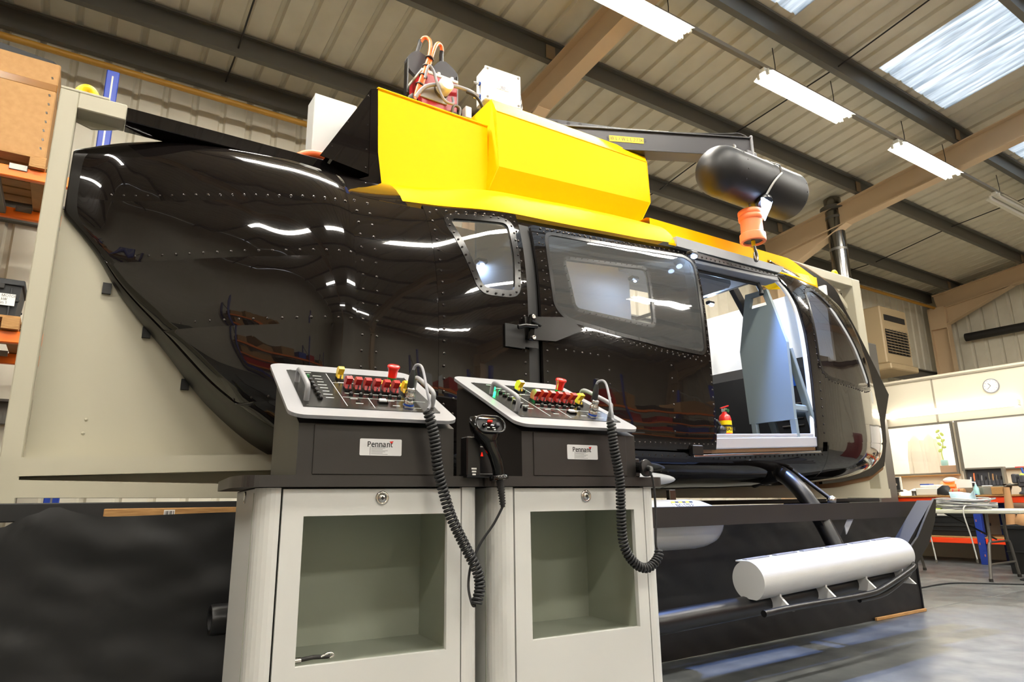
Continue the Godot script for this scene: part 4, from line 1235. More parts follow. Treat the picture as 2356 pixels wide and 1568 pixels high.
	var rf := nb().box(V(1.77, 3.665, -3.60), V(0.275, 0.022, 0.21), 0.004)
	for x in [-0.1, 0.0, 0.1]: rf.lathe([P2(0.012, 0), P2(0.012, 0.03), P2(0, 0.03)], 10, V(1.77 + x, 3.67, -3.52))
	part(Wn, "flange", rf, "fitting_white")
	var mo := part(Wn, "motor", nb().lathe([P2(0.046, 0), P2(0.05, 0.004), P2(0.05, 0.09), P2(0.044, 0.1), P2(0, 0.1)], 24, V(1.775, 3.545, -3.50), along(V(0.0, 0.1, 1))), "box_white")
	part(mo, "motor_bracket", nb().box(V(1.72, 3.51, -3.495), V(0.2, 0.1, 0.012), 0.002), "plate_grey")
	part(mo, "motor_ring", nb().lathe([P2(0.052, 0.0), P2(0.052, 0.03)], 24, V(1.775, 3.545, -3.50), along(V(0.0, 0.1, 1))), "dull_steel")
	for x in [1.673, 1.868]:
		var oct := []
		for i in 16:
			var a := TAU * i / 16.0
			var rr := 0.102 if i % 4 < 2 else 0.094
			oct.append(P2(x + cos(a) * rr, 3.78 + sin(a) * rr))
		part(Wn, "side_plate", nb().prism(oct, 0.03, Transform3D(Basis(), V(0, 0, -3.64))), "drum_grey")
	part(Wn, "hub", nb().lathe([P2(0.034, 0), P2(0.034, 0.02), P2(0, 0.02)], 16, V(1.77, 3.70, -3.61), along(Vector3.BACK)), "rod")
	for x in [1.58, 1.955]: part(Wn, "strap", nb().box(V(x, 3.66, -3.62), V(0.012, 0.26, 0.05), 0.002), "black_satin")
	for a in [[1.655, 3.87, 1.70, 3.985], [1.845, 3.88, 1.825, 3.965]]:
		part(Wn, "connector", nb().tube([V(a[0], a[1], -3.63), V(lerpf(a[0], a[2], 0.35), lerpf(a[1], a[3], 0.6), -3.62), V(lerpf(a[0], a[2], 0.4), a[3] - 0.01, -3.61)], 0.015, 10), "black_satin")
	part(Wn, "orange_cable", nb().tube(smooth([V(1.675, 3.96, -3.61), V(1.69, 3.99, -3.60), V(1.715, 3.985, -3.58), V(1.725, 3.93, -3.56), V(1.70, 3.80, -3.53), V(1.65, 3.65, -3.50), V(1.60, 3.50, -3.48), V(1.575, 3.40, -3.47)], 6), 0.0125, 10), "cable_orange")
	part(Wn, "orange_cable", nb().tube(smooth([V(1.84, 3.95, -3.61), V(1.825, 3.985, -3.60), V(1.79, 3.975, -3.58), V(1.75, 3.90, -3.55), V(1.70, 3.74, -3.52), V(1.645, 3.58, -3.49), V(1.60, 3.44, -3.47)], 6), 0.0125, 10), "cable_orange")
	for i in 4: part(Wn, "cable_tie", nb().tube([V(1.705 - 0.028 * i, 3.79 - 0.085 * i, -3.525 + 0.012 * i), V(1.702 - 0.028 * i, 3.783 - 0.085 * i, -3.525 + 0.012 * i)], 0.03, 10), "rod")
	part(Wn, "grey_cable", nb().tube(smooth([V(1.58, 3.42, -3.47), V(1.63, 3.50, -3.46), V(1.70, 3.545, -3.45), V(1.85, 3.59, -3.45), V(1.98, 3.61, -3.47), V(2.08, 3.64, -3.53)], 6), 0.013, 8), "cable_grey")
	part(Wn, "grey_cable", nb().tube(smooth([V(1.63, 3.56, -3.44), V(1.655, 3.66, -3.44), V(1.69, 3.64, -3.44), V(1.71, 3.54, -3.42), V(1.76, 3.44, -3.42), V(1.83, 3.44, -3.43), V(1.84, 3.50, -3.45)], 6), 0.009, 8), "cable_grey")
	part(Wn, "grey_cable", nb().tube(smooth([V(1.95, 3.59, -3.46), V(2.02, 3.57, -3.45), V(2.07, 3.52, -3.46), V(2.12, 3.49, -3.52)], 6), 0.01, 8), "rod")
	part(Wn, "cable_gland", nb().lathe([P2(0.03, 0), P2(0.042, 0), P2(0.042, 0.03), P2(0, 0.03)], 18, V(1.585, 3.41, -3.47), along(V(-0.5, -0.3, -0.8))), "rod")
	part(Wn, "shackle", nb().tube(smooth([V(1.845, 3.39, -3.47), V(1.85, 3.44, -3.46), V(1.875, 3.455, -3.46), V(1.90, 3.44, -3.46), V(1.90, 3.39, -3.47)], 4), 0.01, 8), "dull_steel")
	part(Wn, "pulley", nb().lathe([P2(0.02, 0), P2(0.055, 0), P2(0.055, 0.03), P2(0, 0.03)], 20, V(1.88, 3.36, -3.5), along(Vector3.BACK)), "rod")
	part(Wn, "relay", nb().box(V(1.975, 3.45, -3.50), V(0.045, 0.085, 0.06), 0.004), "box_white")
	part(Wn, "terminal", nb().box(V(1.60, 3.35, -3.46), V(0.05, 0.05, 0.05), 0.006), "drum_grey")
	# junction box on a stalk
	var J := thing("junction_box", "white junction box with a small name plate on the cowling", "junction box", V(2.28, 3.2, -3.56), -4.0)
	part(J, "stalk", nb().box(V(0.02, 0.22, -0.04), V(0.06, 0.45, 0.06), 0.006), "boom_grey")
	part(J, "case", nb().box(V(0, 0.57, -0.03), V(0.285, 0.265, 0.13), 0.008), "box_white")
	part(J, "lid", nb().box(V(0, 0.57, 0.045), V(0.29, 0.27, 0.016), 0.005), "box_white")
	for x in [-0.125, 0.125]:
		for y in [-0.112, 0.112]: part(J, "lid_screw", nb().lathe([P2(0.009, 0), P2(0.008, 0.003), P2(0, 0.003)], 10, V(x, 0.57 + y, 0.053), along(Vector3.BACK)), "dull_steel")
	var np := part(J, "name_plate", nb().box(V(-0.005, 0.56, 0.055), V(0.095, 0.032, 0.002)), "label_white")
	letters(np, "lettering", "- JB2 -", 0.030, Transform3D(Basis(), V(-0.005, 0.56, 0.0565)), "print_black")
	for a in [[-0.148, 0.60], [-0.148, 0.50], [-0.148, 0.475]]:
		part(J, "cable_gland", nb().lathe([P2(0.012, 0), P2(0.012, 0.02), P2(0.009, 0.022), P2(0.009, 0.05), P2(0, 0.05)], 10, V(a[0], a[1], -0.03), along(Vector3.LEFT)), "chrome")
		part(J, "gland_nut", nb().lathe([P2(0.015, 0), P2(0.015, 0.012), P2(0, 0.012)], 6, V(a[0] + 0.004, a[1], -0.03), along(Vector3.LEFT)), "blue_plastic")
	for i in 4: part(J, "loose_wire", nb().tube(smooth([V(0.145, 0.63 - 0.02 * i, -0.03), V(0.175 + 0.005 * i, 0.61 - 0.03 * i, -0.02), V(0.172, 0.55 - 0.03 * i, 0.0), V(0.15, 0.46, -0.02 - 0.01 * i)], 4), 0.006, 6), "cable_white" if i % 2 else "rod")
	var wb := thing("electrical_box", "white box peeping out behind the black gusset on the roof", "box", V(1.05, 2.72, -3.66))
	part(wb, "case", nb().box(V(0.06, 0.29, 0), V(0.26, 0.58, 0.14), 0.006), "box_white")
	part(wb, "lid", nb().box(V(0.06, 0.29, 0.074), V(0.262, 0.582, 0.012), 0.004), "box_white")
	solo("orange_hose", nb().tube(smooth([V(0.84, 2.73, -3.55), V(0.87, 2.80, -3.54), V(0.93, 2.855, -3.53), V(1.02, 2.87, -3.52), V(1.1, 2.84, -3.50)], 6), 0.024, 10), "cable_orange", "orange hose looping out behind the black gusset", "hose")

# ---------------------------------------------------------------- control consoles
const G := 0.9524
func coil(path: Array, R: float, r: float, pitch: float) -> B:
	var total := 0.0
	for i in path.size() - 1: total += path[i].distance_to(path[i + 1])
	var turns := total / pitch
	var segs := int(turns * 11)
	var out := []
	var i := 0
	var done := 0.0
	var side := Vector3.BACK
	for s in segs + 1:
		var want := total * s / segs
		while i < path.size() - 2 and done + path[i].distance_to(path[i + 1]) < want:
			done += path[i].distance_to(path[i + 1])
			i += 1
		var a: Vector3 = path[i]
		var b: Vector3 = path[i + 1]
		var p := a.lerp(b, clampf((want - done) / maxf(a.distance_to(b), 1e-6), 0, 1))
		var d := (b - a).normalized()
		side = (side - d * side.dot(d)).normalized()
		var up := d.cross(side)
		var t := TAU * turns * s / segs
		out.append(p + (side * cos(t) + up * sin(t)) * R)
	return nb().tube(out, r, 7)
func loft(c: Array, w: Array, dp: Array, segs := 18, n := 2.6) -> B:   # closed body through stacked sections along a path in the xy plane
	var rings := []
	for i in c.size():
		var d: Vector3 = (c[mini(i + 1, c.size() - 1)] - c[maxi(i - 1, 0)]).normalized()
		var x := d.cross(Vector3.BACK).normalized()
		var z := x.cross(d).normalized()
		var ring := []
		for j in segs:
			var t := TAU * j / segs
			ring.append(c[i] + x * w[i] * signf(cos(t)) * pow(absf(cos(t)), 2 / n) + z * dp[i] * signf(sin(t)) * pow(absf(sin(t)), 2 / n))
		rings.append(ring)
	var b := nb()
	var nm := []
	for i in rings.size():
		var row := []
		for j in segs:
			var a: Vector3 = rings[mini(i + 1, rings.size() - 1)][j] - rings[maxi(i - 1, 0)][j]
			var e: Vector3 = rings[i][(j + 1) % segs] - rings[i][(j - 1 + segs) % segs]
			var m := e.cross(a).normalized()
			if m.dot(rings[i][j] - c[i]) < 0: m = -m
			row.append(m)
		nm.append(row)
	for i in rings.size() - 1:
		for j in segs:
			var k := (j + 1) % segs
			b.quads([rings[i][j], rings[i][k], rings[i + 1][k], rings[i + 1][j]], [nm[i][j], nm[i][k], nm[i + 1][k], nm[i + 1][j]])
	var last := rings.size() - 1
	for j in range(1, segs - 1):
		b.face_out([rings[0][0], rings[0][j], rings[0][j + 1]], c[0] - c[1])
		b.face_out([rings[last][0], rings[last][j], rings[last][j + 1]], c[last] - c[last - 1])
	return b

func console(label: String, at: Vector3, turn: float, lit: bool, latch: bool) -> Node3D:
	var o := thing("control_console", label, "console", at, turn, "control consoles in front of the trainer")
	var D := 0.60
	# cabinet
	var cab := nb()
	cab.box(V(-0.124, 0.50, -D / 2 - 0.03), V(0.012, 0.895, D - 0.08), 0.002)
	cab.box(V(0.550, 0.50, -D / 2 - 0.03), V(0.012, 0.895, D - 0.08), 0.002)
	cab.box(V(0.213, 0.50, -D + 0.006), V(0.66, 0.895, 0.012), 0.002)
	cab.box(V(0.213, 0.06, -D / 2), V(0.66, 0.02, D - 0.04), 0.002)
	cab.box(V(0.213, 0.938, -D / 2), V(0.66, 0.02, D - 0.04), 0.002)
	part(o, "carcass", cab, "console_grey")
	for s in [-1.0, 1.0]:
		var post := []
		for k in 7:
			var t := PI / 2 * k / 6.0
			post.append(P2(-cos(t) * 0.05, sin(t) * 0.05))
		post.append_array([P2(0.014, 0.05), P2(0.014, -0.02), P2(-0.05, -0.02)])
		var x := -0.080 if s < 0 else 0.506
		var pl := nb().prism(post, 0.895, Transform3D(Basis(V(-s, 0, 0), V(0, 0, 1), V(0, -s, 0)) if s < 0 else Basis(V(-1, 0, 0), V(0, 0, 1), V(0, 1, 0)), V(x, 0.948 if s < 0 else 0.053, -0.05)))
		if s < 0: pl = nb().prism(post, 0.895, Transform3D(Basis(V(1, 0, 0), V(0, 0, 1), V(0, -1, 0)), V(x, 0.948, -0.05)))
		part(o, "corner_post", pl, "console_grey")
	part(o, "plinth", nb().box(V(0.213, 0.026, -D / 2 - 0.02), V(0.62, 0.052, D - 0.1), 0.003), "console_dark")
	var t0 := Transform3D(Basis(), V(0, 0, -0.018))
	var dr := nb().frame([P2(-0.060, 0.075), P2(0.488, 0.075), P2(0.488, 0.944), P2(-0.060, 0.944)], [P2(0, 0.4676), P2(0.442, 0.4676), P2(0.442, 0.8676), P2(0, 0.8676)], 0.018, t0)
	var door := part(o, "door", dr, "console_grey")
	part(door, "door_gap", nb().frame([P2(-0.066, 0.070), P2(0.492, 0.070), P2(0.492, 0.948), P2(-0.066, 0.948)], [P2(-0.058, 0.078), P2(0.486, 0.078), P2(0.486, 0.942), P2(-0.058, 0.942)], 0.004, Transform3D(Basis(), V(0, 0, -0.024))), "rod")
	var lk := part(door, "lock", nb().lathe([P2(0.021, 0), P2(0.021, 0.003), P2(0.017, 0.005), P2(0.013, 0.003), P2(0.012, 0.006), P2(0, 0.006)], 24, V(0.229, 0.9165, 0), along(Vector3.BACK), 0.3), "chrome")
	part(lk, "key_slot", nb().lathe([P2(0.006, 0), P2(0.006, 0.0015), P2(0, 0.0015)], 4, V(0.229, 0.9165, 0.006), along(Vector3.BACK)), "rod")
	part(o, "side_lock", nb().lathe([P2(0.019, 0), P2(0.019, 0.004), P2(0.012, 0.005), P2(0, 0.004)], 20, V(-0.130, 0.925, -0.30), along(Vector3.LEFT)), "chrome")
	part(o, "side_groove", nb().box(V(-0.1305, 0.5, -0.075), V(0.002, 0.87, 0.004)), "console_inside")
	# niche behind the opening
	var ni := nb()
	var nd := 0.37
	ni.box(V(0.221, 0.667, -nd), V(0.53, 0.49, 0.012))
	ni.box(V(-0.05, 0.667, -nd / 2 - 0.01), V(0.012, 0.49, nd - 0.02))
	ni.box(V(0.4885, 0.667, -nd / 2 - 0.01), V(0.012, 0.49, nd - 0.02))
	ni.box(V(0.221, 0.446, -nd / 2 - 0.01), V(0.53, 0.012, nd - 0.02))
	ni.box(V(0.221, 0.90, -nd / 2 - 0.01), V(0.53, 0.012, nd - 0.02))
	part(o, "niche", ni, "console_inside")
	if latch:
		var la := part(o, "door_stay", nb().tube([V(0.0, 0.478, -0.03), V(0.055, 0.482, -0.035), V(0.10, 0.48, -0.03)], 0.006, 8), "rod")
		part(la, "stay_end", nb().tube([V(-0.02, 0.478, -0.028), V(0.02, 0.479, -0.031)], 0.008, 8), "chrome")
		part(la, "stay_hook", nb().tube(smooth([V(0.075, 0.482, -0.03), V(0.10, 0.49, -0.03), V(0.11, 0.482, -0.03), V(0.095, 0.475, -0.03)], 4), 0.004, 6), "chrome")
	# worktop
	var wt := nb()
	var plan := round_corners([P2(-0.167, 0.018), P2(0.580, 0.018), P2(0.580, -0.63), P2(-0.167, -0.63)], 0.05)
	plan = round_corners([P2(-0.195, -0.12), P2(-0.165, 0.018), P2(0.580, 0.018), P2(0.580, -0.63), P2(-0.195, -0.63)], 0.035)
	wt.prism(plan, 0.033, Transform3D(Basis(V(1, 0, 0), V(0, 0, 1), V(0, -1, 0)), V(0, 0.9829, 0)))
	part(o, "worktop", wt, "console_dark")
	# control box
	var top := [P2(0.0, 0.983), P2(0.0, 1.135), P2(-0.47, 1.353), P2(-0.53, 1.353), P2(-0.53, 0.983)]
	part(o, "control_box", nb().prism(top, 0.491, Transform3D(ACROSS, V(0.462, 0, 0))), "console_dark")
	part(o, "front_panel", nb().box(V(0.217, 1.060, 0.001), V(0.402, 0.148, 0.006), 0.0015), "console_dark")
	var lab := part(o, "maker_label", nb().prism(rounded(0.132, 0.051, 0.004, 0.219, 1.069), 0.001, Transform3D(Basis(), V(0, 0, 0.0042))), "label_white")
	letters(lab, "lettering", "Pennant", 0.021, Transform3D(Basis(), V(0.215, 1.077, 0.0055)), "print_black", true)
	part(lab, "red_flag", nb().prism([P2(0.245, 1.087), P2(0.259, 1.0885), P2(0.252, 1.0805)], 0.0006, Transform3D(Basis(), V(0, 0, 0.0053))), "stop_red")
	for i in 7: part(lab, "small_print", nb().box(V(0.2145 - 0.004 * (i % 3), 1.0695 - 0.0036 * i, 0.0054), V(0.052 - 0.008 * (i % 3), 0.0011, 0.0004)), "print_grey")
	part(lab, "small_print", nb().box(V(0.1855, 1.058, 0.0054), V(0.001, 0.026, 0.0004)), "print_black")
	# sloping plate and black panel
	var tp := Transform3D(Basis(Vector3.RIGHT, V(0, 0.4206, -0.9073), V(0, 0.9073, 0.4206)), V(0, 1.1524, 0.019))
	var q := func(u: float, s: float, h := 0.0) -> Vector3: return tp * V(u * G, s * G, 0.012 + h)
	var bn := tp.basis
	var upb := Basis(bn.x, bn.z, -bn.y)   # y out of the plate
	part(o, "bezel_plate", nb().prism(rounded(0.531, 0.612, 0.05, 0.202, 0.288, 8), 0.011, tp), "plate_grey")
	part(o, "control_panel", nb().prism(rounded(0.441, 0.437, 0.003, 0.206, 0.278), 0.002, Transform3D(tp.basis, tp.origin + bn.z * 0.011)), "panel_black")
	var pc := func(name: String, b: B, m: String) -> Node: return part(o, name, b, m)
	for a in [[0.0, 0.075], [0.0, 0.52], [0.445, 0.075], [0.445, 0.52]]:
		pc.call("panel_screw", nb().lathe([P2(0.005, 0), P2(0.004, 0.002), P2(0, 0.002)], 8, q.call(a[0], a[1]), upb), "rod")
	var line := func(u0: float, s0: float, u1: float, s1: float) -> void:
		part(o, "printed_line", nb().bar(q.call(u0, s0, 0.0013), q.call(u1, s1, 0.0013), 0.0016, 0.0004, 0.0, bn.z), "white_print")
	line.call(0.129, 0.502, 0.130, 0.089); line.call(0.132, 0.376, 0.225, 0.38); line.call(0.134, 0.193, 0.43, 0.184)
	line.call(0.223, 0.196, 0.221, 0.082); line.call(0.225, 0.498, 0.224, 0.393); line.call(0.33, 0.105, 0.39, 0.102)
	for i in 8:
		part(o, "printed_word", nb().box(q.call(0.088, 0.455 - 0.040 * i, 0.0013), V(0.03 - 0.004 * (i % 3), 0.0004, 0.0035), 0.0, upb), "white_print")
	for i in 6: part(o, "printed_word", nb().box(q.call(0.160 + 0.034 * i, 0.243, 0.0013), V(0.018, 0.0004, 0.003), 0.0, upb), "white_print")
	for a in [[0.29, 0.485], [0.06, 0.50], [0.178, 0.125], [0.305, 0.120], [0.17, 0.178], [0.30, 0.175], [0.40, 0.33], [0.165, 0.385]]:
		part(o, "printed_word", nb().box(q.call(a[0], a[1], 0.0013), V(0.024, 0.0004, 0.0035), 0.0, upb), "white_print")
	# grab handles
	for u in [0.003, 0.438]:
		var pts := []
		for k in smooth([q.call(u, 0.13), q.call(u, 0.13, 0.035), q.call(u, 0.15, 0.05), q.call(u, 0.24, 0.052), q.call(u, 0.33, 0.05), q.call(u, 0.355, 0.035), q.call(u, 0.355)], 4): pts.append(k)
		pc.call("grab_handle", nb().tube(pts, 0.0085, 10), "plate_grey")
	# indicator caps
	for i in 6: pc.call("indicator_cap", nb().lathe([P2(0.009, 0), P2(0.009, 0.007), P2(0.007, 0.014), P2(0, 0.017)], 12, q.call(0.051, 0.368 - 0.0436 * i), upb, -1.0), "grip_black")
	for i in 6: pc.call("indicator_cap", nb().lathe([P2(0.0075, 0), P2(0.0075, 0.006), P2(0.005, 0.012), P2(0, 0.014)], 12, q.call(0.168 + 0.0344 * i, 0.222 - 0.002 * i), upb, -1.0), "grip_black")
	pc.call("indicator_cap", nb().lathe([P2(0.0065, 0), P2(0.0065, 0.006), P2(0.005, 0.011), P2(0, 0.012)], 12, q.call(0.197, 0.428), upb, -1.0), "grip_black")
	# guarded switches
	for i in 8:
		var red := i < 6
		var c: Vector3 = q.call(0.168 + 0.034 * i, 0.285 - 0.003 * i) if red else (q.call(0.165, 0.42) if i == 6 else q.call(0.378, 0.275))
		var gd := nb()
		gd.prism([P2(-0.021, 0.010), P2(0.013, 0.010), P2(0.005, 0.023), P2(0.016, 0.039), P2(0.021, 0.047), P2(0.003, 0.052), P2(-0.016, 0.044), P2(-0.023, 0.026)], 0.020, Transform3D(Basis(-bn.y, bn.z, -bn.x), c + bn.x * 0.010))
		var gu: Node = pc.call("switch_guard", gd, "red_plastic" if red else "yellow_plastic")
		part(gu, "switch_base", nb().box(c + bn.z * 0.004, V(0.022, 0.010, 0.046), 0.001, upb), "grip_black")
		part(gu, "toggle", nb().tube([c + bn.z * 0.008 - bn.y * 0.010, c + bn.z * 0.024 - bn.y * 0.016], 0.003, 6), "chrome")
	# emergency stop
	var ec: Vector3 = q.call(0.366, 0.421)
	var es: Node = pc.call("emergency_stop", nb().lathe([P2(0.016, 0.024), P2(0.017, 0.045), P2(0.0205, 0.058), P2(0.0235, 0.062), P2(0.0235, 0.067), P2(0.020, 0.071), P2(0, 0.072)], 24, ec, upb), "stop_red")
	part(es, "yellow_collar", nb().lathe([P2(0.043, 0), P2(0.043, 0.002), P2(0, 0.002)], 28, ec, upb), "yellow_plastic")
	part(es, "green_ring", nb().lathe([P2(0.0168, 0.010), P2(0.0168, 0.025)], 24, ec, upb), "green_plastic")
	part(es, "base_ring", nb().lathe([P2(0.019, 0.002), P2(0.019, 0.010), P2(0.0165, 0.011)], 24, ec, upb), "grip_black")
	# status lamps
	pc.call("status_led", nb().lathe([P2(0.006, 0), P2(0.006, 0.008), P2(0.004, 0.012), P2(0, 0.013)], 12, q.call(0.28, 0.43), upb, -1.0), "green_led" if lit else "green_plastic")
	pc.call("status_led", nb().lathe([P2(0.0065, 0), P2(0.0065, 0.008), P2(0.004, 0.012), P2(0, 0.013)], 12, q.call(0.051, 0.43), upb, -1.0), "green_led" if lit else "green_plastic")
	if lit:
		for a in [[0.28, 0.43], [0.051, 0.43]]:
			var li := OmniLight3D.new()
			li.name = "led_light"
			li.light_color = Color(0.05, 1.0, 0.45)
			li.light_energy = 0.006
			li.light_size = 0.004
			li.shadow_enabled = true
			o.add_child(li, true)
			li.position = q.call(a[0], a[1], 0.016)
	var sw: Node = pc.call("rocker_switch", nb().box(q.call(0.263, 0.146, 0.004), V(0.032, 0.008, 0.026), 0.001, upb), "grip_black")
	part(sw, "rocker", nb().box(q.call(0.263, 0.147, 0.010), V(0.024, 0.008, 0.018), 0.002, upb), "label_white")
	pc.call("jack_socket", nb().lathe([P2(0.004, 0.001), P2(0.008, 0), P2(0.008, 0.003), P2(0.004, 0.003)], 14, q.call(0.179, 0.15), upb), "steel")
	# round connector
	var cc: Vector3 = q.call(0.35, 0.125)
	var cn: Node = pc.call("cable_connector", nb().lathe([P2(0.0165, 0.008), P2(0.0165, 0.020), P2(0.014, 0.022), P2(0.0165, 0.024), P2(0.0165, 0.042), P2(0.012, 0.045), P2(0.012, 0.052), P2(0.014, 0.054), P2(0.014, 0.062), P2(0.010, 0.065), P2(0, 0.065)], 20, cc, upb, 0.3), "chrome")
	part(cn, "flange", nb().box(cc + bn.z * 0.002, V(0.034, 0.004, 0.034), 0.001, upb), "dull_steel")
	part(cn, "blue_ring", nb().lathe([P2(0.017, 0.003), P2(0.017, 0.010)], 20, cc, upb), "blue_plastic")
	return o

func curly(o: Node3D, label: String, from: Array, cpath: Array, to: Array, plug: Array) -> void:
	var c := thing("coiled_cable", label, "cable")
	c.transform = o.transform
	part(c, "boot", nb().tube(plug, [0.0125, 0.0118, 0.0105, 0.007], 12), "rubber")
	part(c, "lead_sleeve", nb().tube(smooth(from, 8), 0.0048, 8), "cable_grey")
	part(c, "coil", coil(smooth(cpath, 6), 0.0135, 0.0046, 0.0118), "rubber")
	part(c, "tail_lead", nb().tube(smooth(to, 8), 0.0042, 8), "rubber")

func consoles() -> void:
	var a := console("near grey control console, left one, its door stay showing in the niche", V(0.5844, 0, -1.9804), -6.29, false, true)
	var b := console("control console with green lamps lit on its panel, right-hand one", V(1.3124, 0, -1.8859), -4.0, true, false)
	var cz := V(0.333, 1.2157, -0.0942)   # connector foot on the plate
	var up := V(0, 0.9073, 0.4206)
	var top := cz + up * 0.066
	curly(a, "black coiled cable hanging from the left console, looping up to the pistol grip",
		[top + V(0.002, 0.045, 0.01), top + V(0.010, 0.070, 0.02), top + V(0.022, 0.058, 0.05), V(0.347, 1.25, 0.055), V(0.352, 1.20, 0.07), V(0.345, 1.185, 0.075)],
		[V(0.347, 1.179, 0.07), V(0.362, 1.126, 0.07), V(0.37, 1.092, 0.07), V(0.383, 0.999, 0.07), V(0.401, 0.934, 0.07), V(0.43, 0.856, 0.065), V(0.481, 0.764, 0.06), V(0.517, 0.699, 0.06), V(0.526, 0.648, 0.065), V(0.51, 0.599, 0.07)],
		[V(0.510, 0.597, 0.07), V(0.50, 0.60, 0.065), V(0.496, 0.649, 0.045), V(0.507, 0.712, 0.04), V(0.537, 0.775, 0.045), V(0.575, 0.833, 0.062), V(0.6015, 0.886, 0.0745)],
		[top - up * 0.004, top + up * 0.02, top + V(0.001, 0.035, 0.012), top + V(0.004, 0.055, 0.014)])
	curly(b, "black coiled cable hanging from the right console and curling up at its lower right corner",
		[top + V(0.002, 0.045, 0.01), top + V(0.008, 0.066, 0.02), top + V(0.020, 0.055, 0.05), V(0.315, 1.22, 0.06), V(0.31, 1.185, 0.07), V(0.302, 1.178, 0.075)],
		[V(0.302, 1.174, 0.07), V(0.31, 1.082, 0.07), V(0.328, 0.975, 0.07), V(0.331, 0.871, 0.065), V(0.335, 0.783, 0.06), V(0.35, 0.725, 0.06), V(0.395, 0.679, 0.06), V(0.444, 0.669, 0.06), V(0.486, 0.696, 0.06), V(0.498, 0.722, 0.06)],
		[V(0.498, 0.725, 0.06), V(0.484, 0.745, 0.06), V(0.492, 0.853, 0.06), V(0.486, 0.961, 0.065), V(0.468, 0.998, 0.07)],
		[top - up * 0.004, top + up * 0.02, top + V(0.001, 0.035, 0.012), top + V(0.004, 0.055, 0.014)])
	# pistol-grip controller in its holder between the consoles
	var h := thing("pistol_grip_controller", "glossy black pistol-grip hoist controller standing in its holder between the consoles", "controller")
	h.transform = b.transform
	var z := 0.055
	part(h, "grip", loft([V(-0.148, 0.985, z), V(-0.152, 1.01, z), V(-0.160, 1.035, z + 0.002), V(-0.170, 1.06, z), V(-0.178, 1.085, z - 0.004), V(-0.183, 1.105, z - 0.006)], [0.017, 0.0175, 0.018, 0.019, 0.024, 0.034], [0.020, 0.021, 0.022, 0.022, 0.024, 0.028]), "grip_black")
	part(h, "head", loft([V(-0.180, 1.085, z - 0.004), V(-0.183, 1.100, z - 0.006), V(-0.185, 1.118, z - 0.010), V(-0.186, 1.135, z - 0.016), V(-0.187, 1.155, z - 0.026), V(-0.187, 1.170, z - 0.036)], [0.022, 0.034, 0.047, 0.053, 0.054, 0.048], [0.026, 0.030, 0.032, 0.028, 0.018, 0.008]), "grip_black")
	var pf := turned(Vector3.RIGHT, -26)
	var fc := V(-0.186, 1.140, z + 0.008)
	var pl := part(h, "thumb_panel", nb().prism(rounded(0.09, 0.048, 0.02), 0.004, Transform3D(pf, fc)), "black_satin")
	var rim := []
	for p in rounded(0.102, 0.060, 0.027): rim.append(Transform3D(pf, fc) * V(p.x, p.y, 0.010))
	part(h, "rim", nb().tube(rim, 0.0035, 8, false, true), "grip_black")
	part(pl, "red_switch", nb().box(fc + pf * V(0.0, 0.010, 0.010), V(0.018, 0.008, 0.010), 0.002, pf), "stop_red")
	part(pl, "grey_button", nb().box(fc + pf * V(0.026, -0.002, 0.009), V(0.012, 0.014, 0.012), 0.002, pf), "drum_grey")
	part(pl, "black_knob", nb().lathe([P2(0.007, 0), P2(0.008, 0.01), P2(0, 0.012)], 12, fc + pf * V(-0.022, -0.004, 0.004), pf * Basis(Vector3.RIGHT, PI / 2)), "grip_black")
	for x in [-0.008, 0.012]: part(pl, "white_mark", nb().box(fc + pf * V(x, -0.010, 0.005), V(0.010, 0.002, 0.001), 0.0, pf), "white_print")
	part(h, "base_ring", nb().lathe([P2(0.024, 0), P2(0.031, 0.002), P2(0.031, 0.014), P2(0.026, 0.018), P2(0, 0.018)], 24, V(-0.147, 0.968, z), turned(Vector3.BACK, 8)), "grip_black")
	part(h, "strain_relief", nb().tube([V(-0.146, 0.970, z), V(-0.142, 0.955, z), V(-0.138, 0.92, z), V(-0.134, 0.884, z)], [0.012, 0.011, 0.0085, 0.007], 12), "rubber")
	var rb := nb()
	for i in 7: rb.tube([V(-0.1415 + 0.001 * i, 0.948 - 0.0085 * i, z), V(-0.141 + 0.001 * i, 0.9435 - 0.0085 * i, z)], 0.0125 - 0.0004 * i, 12)
	part(h, "relief_rib", rb, "rubber")
	var ho := part(h, "holder", nb().box(V(-0.222, 1.045, 0.0), V(0.05, 0.125, 0.05), 0.004), "black_satin")
	part(ho, "holder_back", nb().box(V(-0.17, 1.03, -0.012), V(0.10, 0.10, 0.02), 0.004), "black_satin")
	part(ho, "holder_foot", nb().box(V(-0.19, 0.984, -0.01), V(0.11, 0.012, 0.06), 0.002), "black_satin")
	part(ho, "warning_led", nb().prism([P2(-0.198, 1.045), P2(-0.190, 1.045), P2(-0.194, 1.058)], 0.002, Transform3D(Basis(), V(0, 0, 0.025))), "red_led")
	for i in 3: part(ho, "printed_word", nb().box(V(-0.222, 1.005 - 0.009 * i, 0.0256), V(0.018 - 0.003 * i, 0.005, 0.0006)), "white_print")
	# the other controller, only its round foot in sight
	var k := thing("controller_base", "round black controller foot with a ribbed lead at the right console's side", "controller", Vector3.ZERO)
	k.transform = b.transform
	part(k, "foot_disc", nb().lathe([P2(0.024, 0), P2(0.031, 0.002), P2(0.032, 0.012), P2(0.030, 0.016), P2(0.012, 0.018), P2(0, 0.018)], 28, V(0.478, 1.014, 0.028), along(V(0.15, 0.1, 1))), "black_satin")
	part(k, "grip", nb().tube([V(0.478, 1.014, 0.03), V(0.49, 1.03, -0.10), V(0.49, 1.06, -0.2)], 0.02, 12), "grip_black")
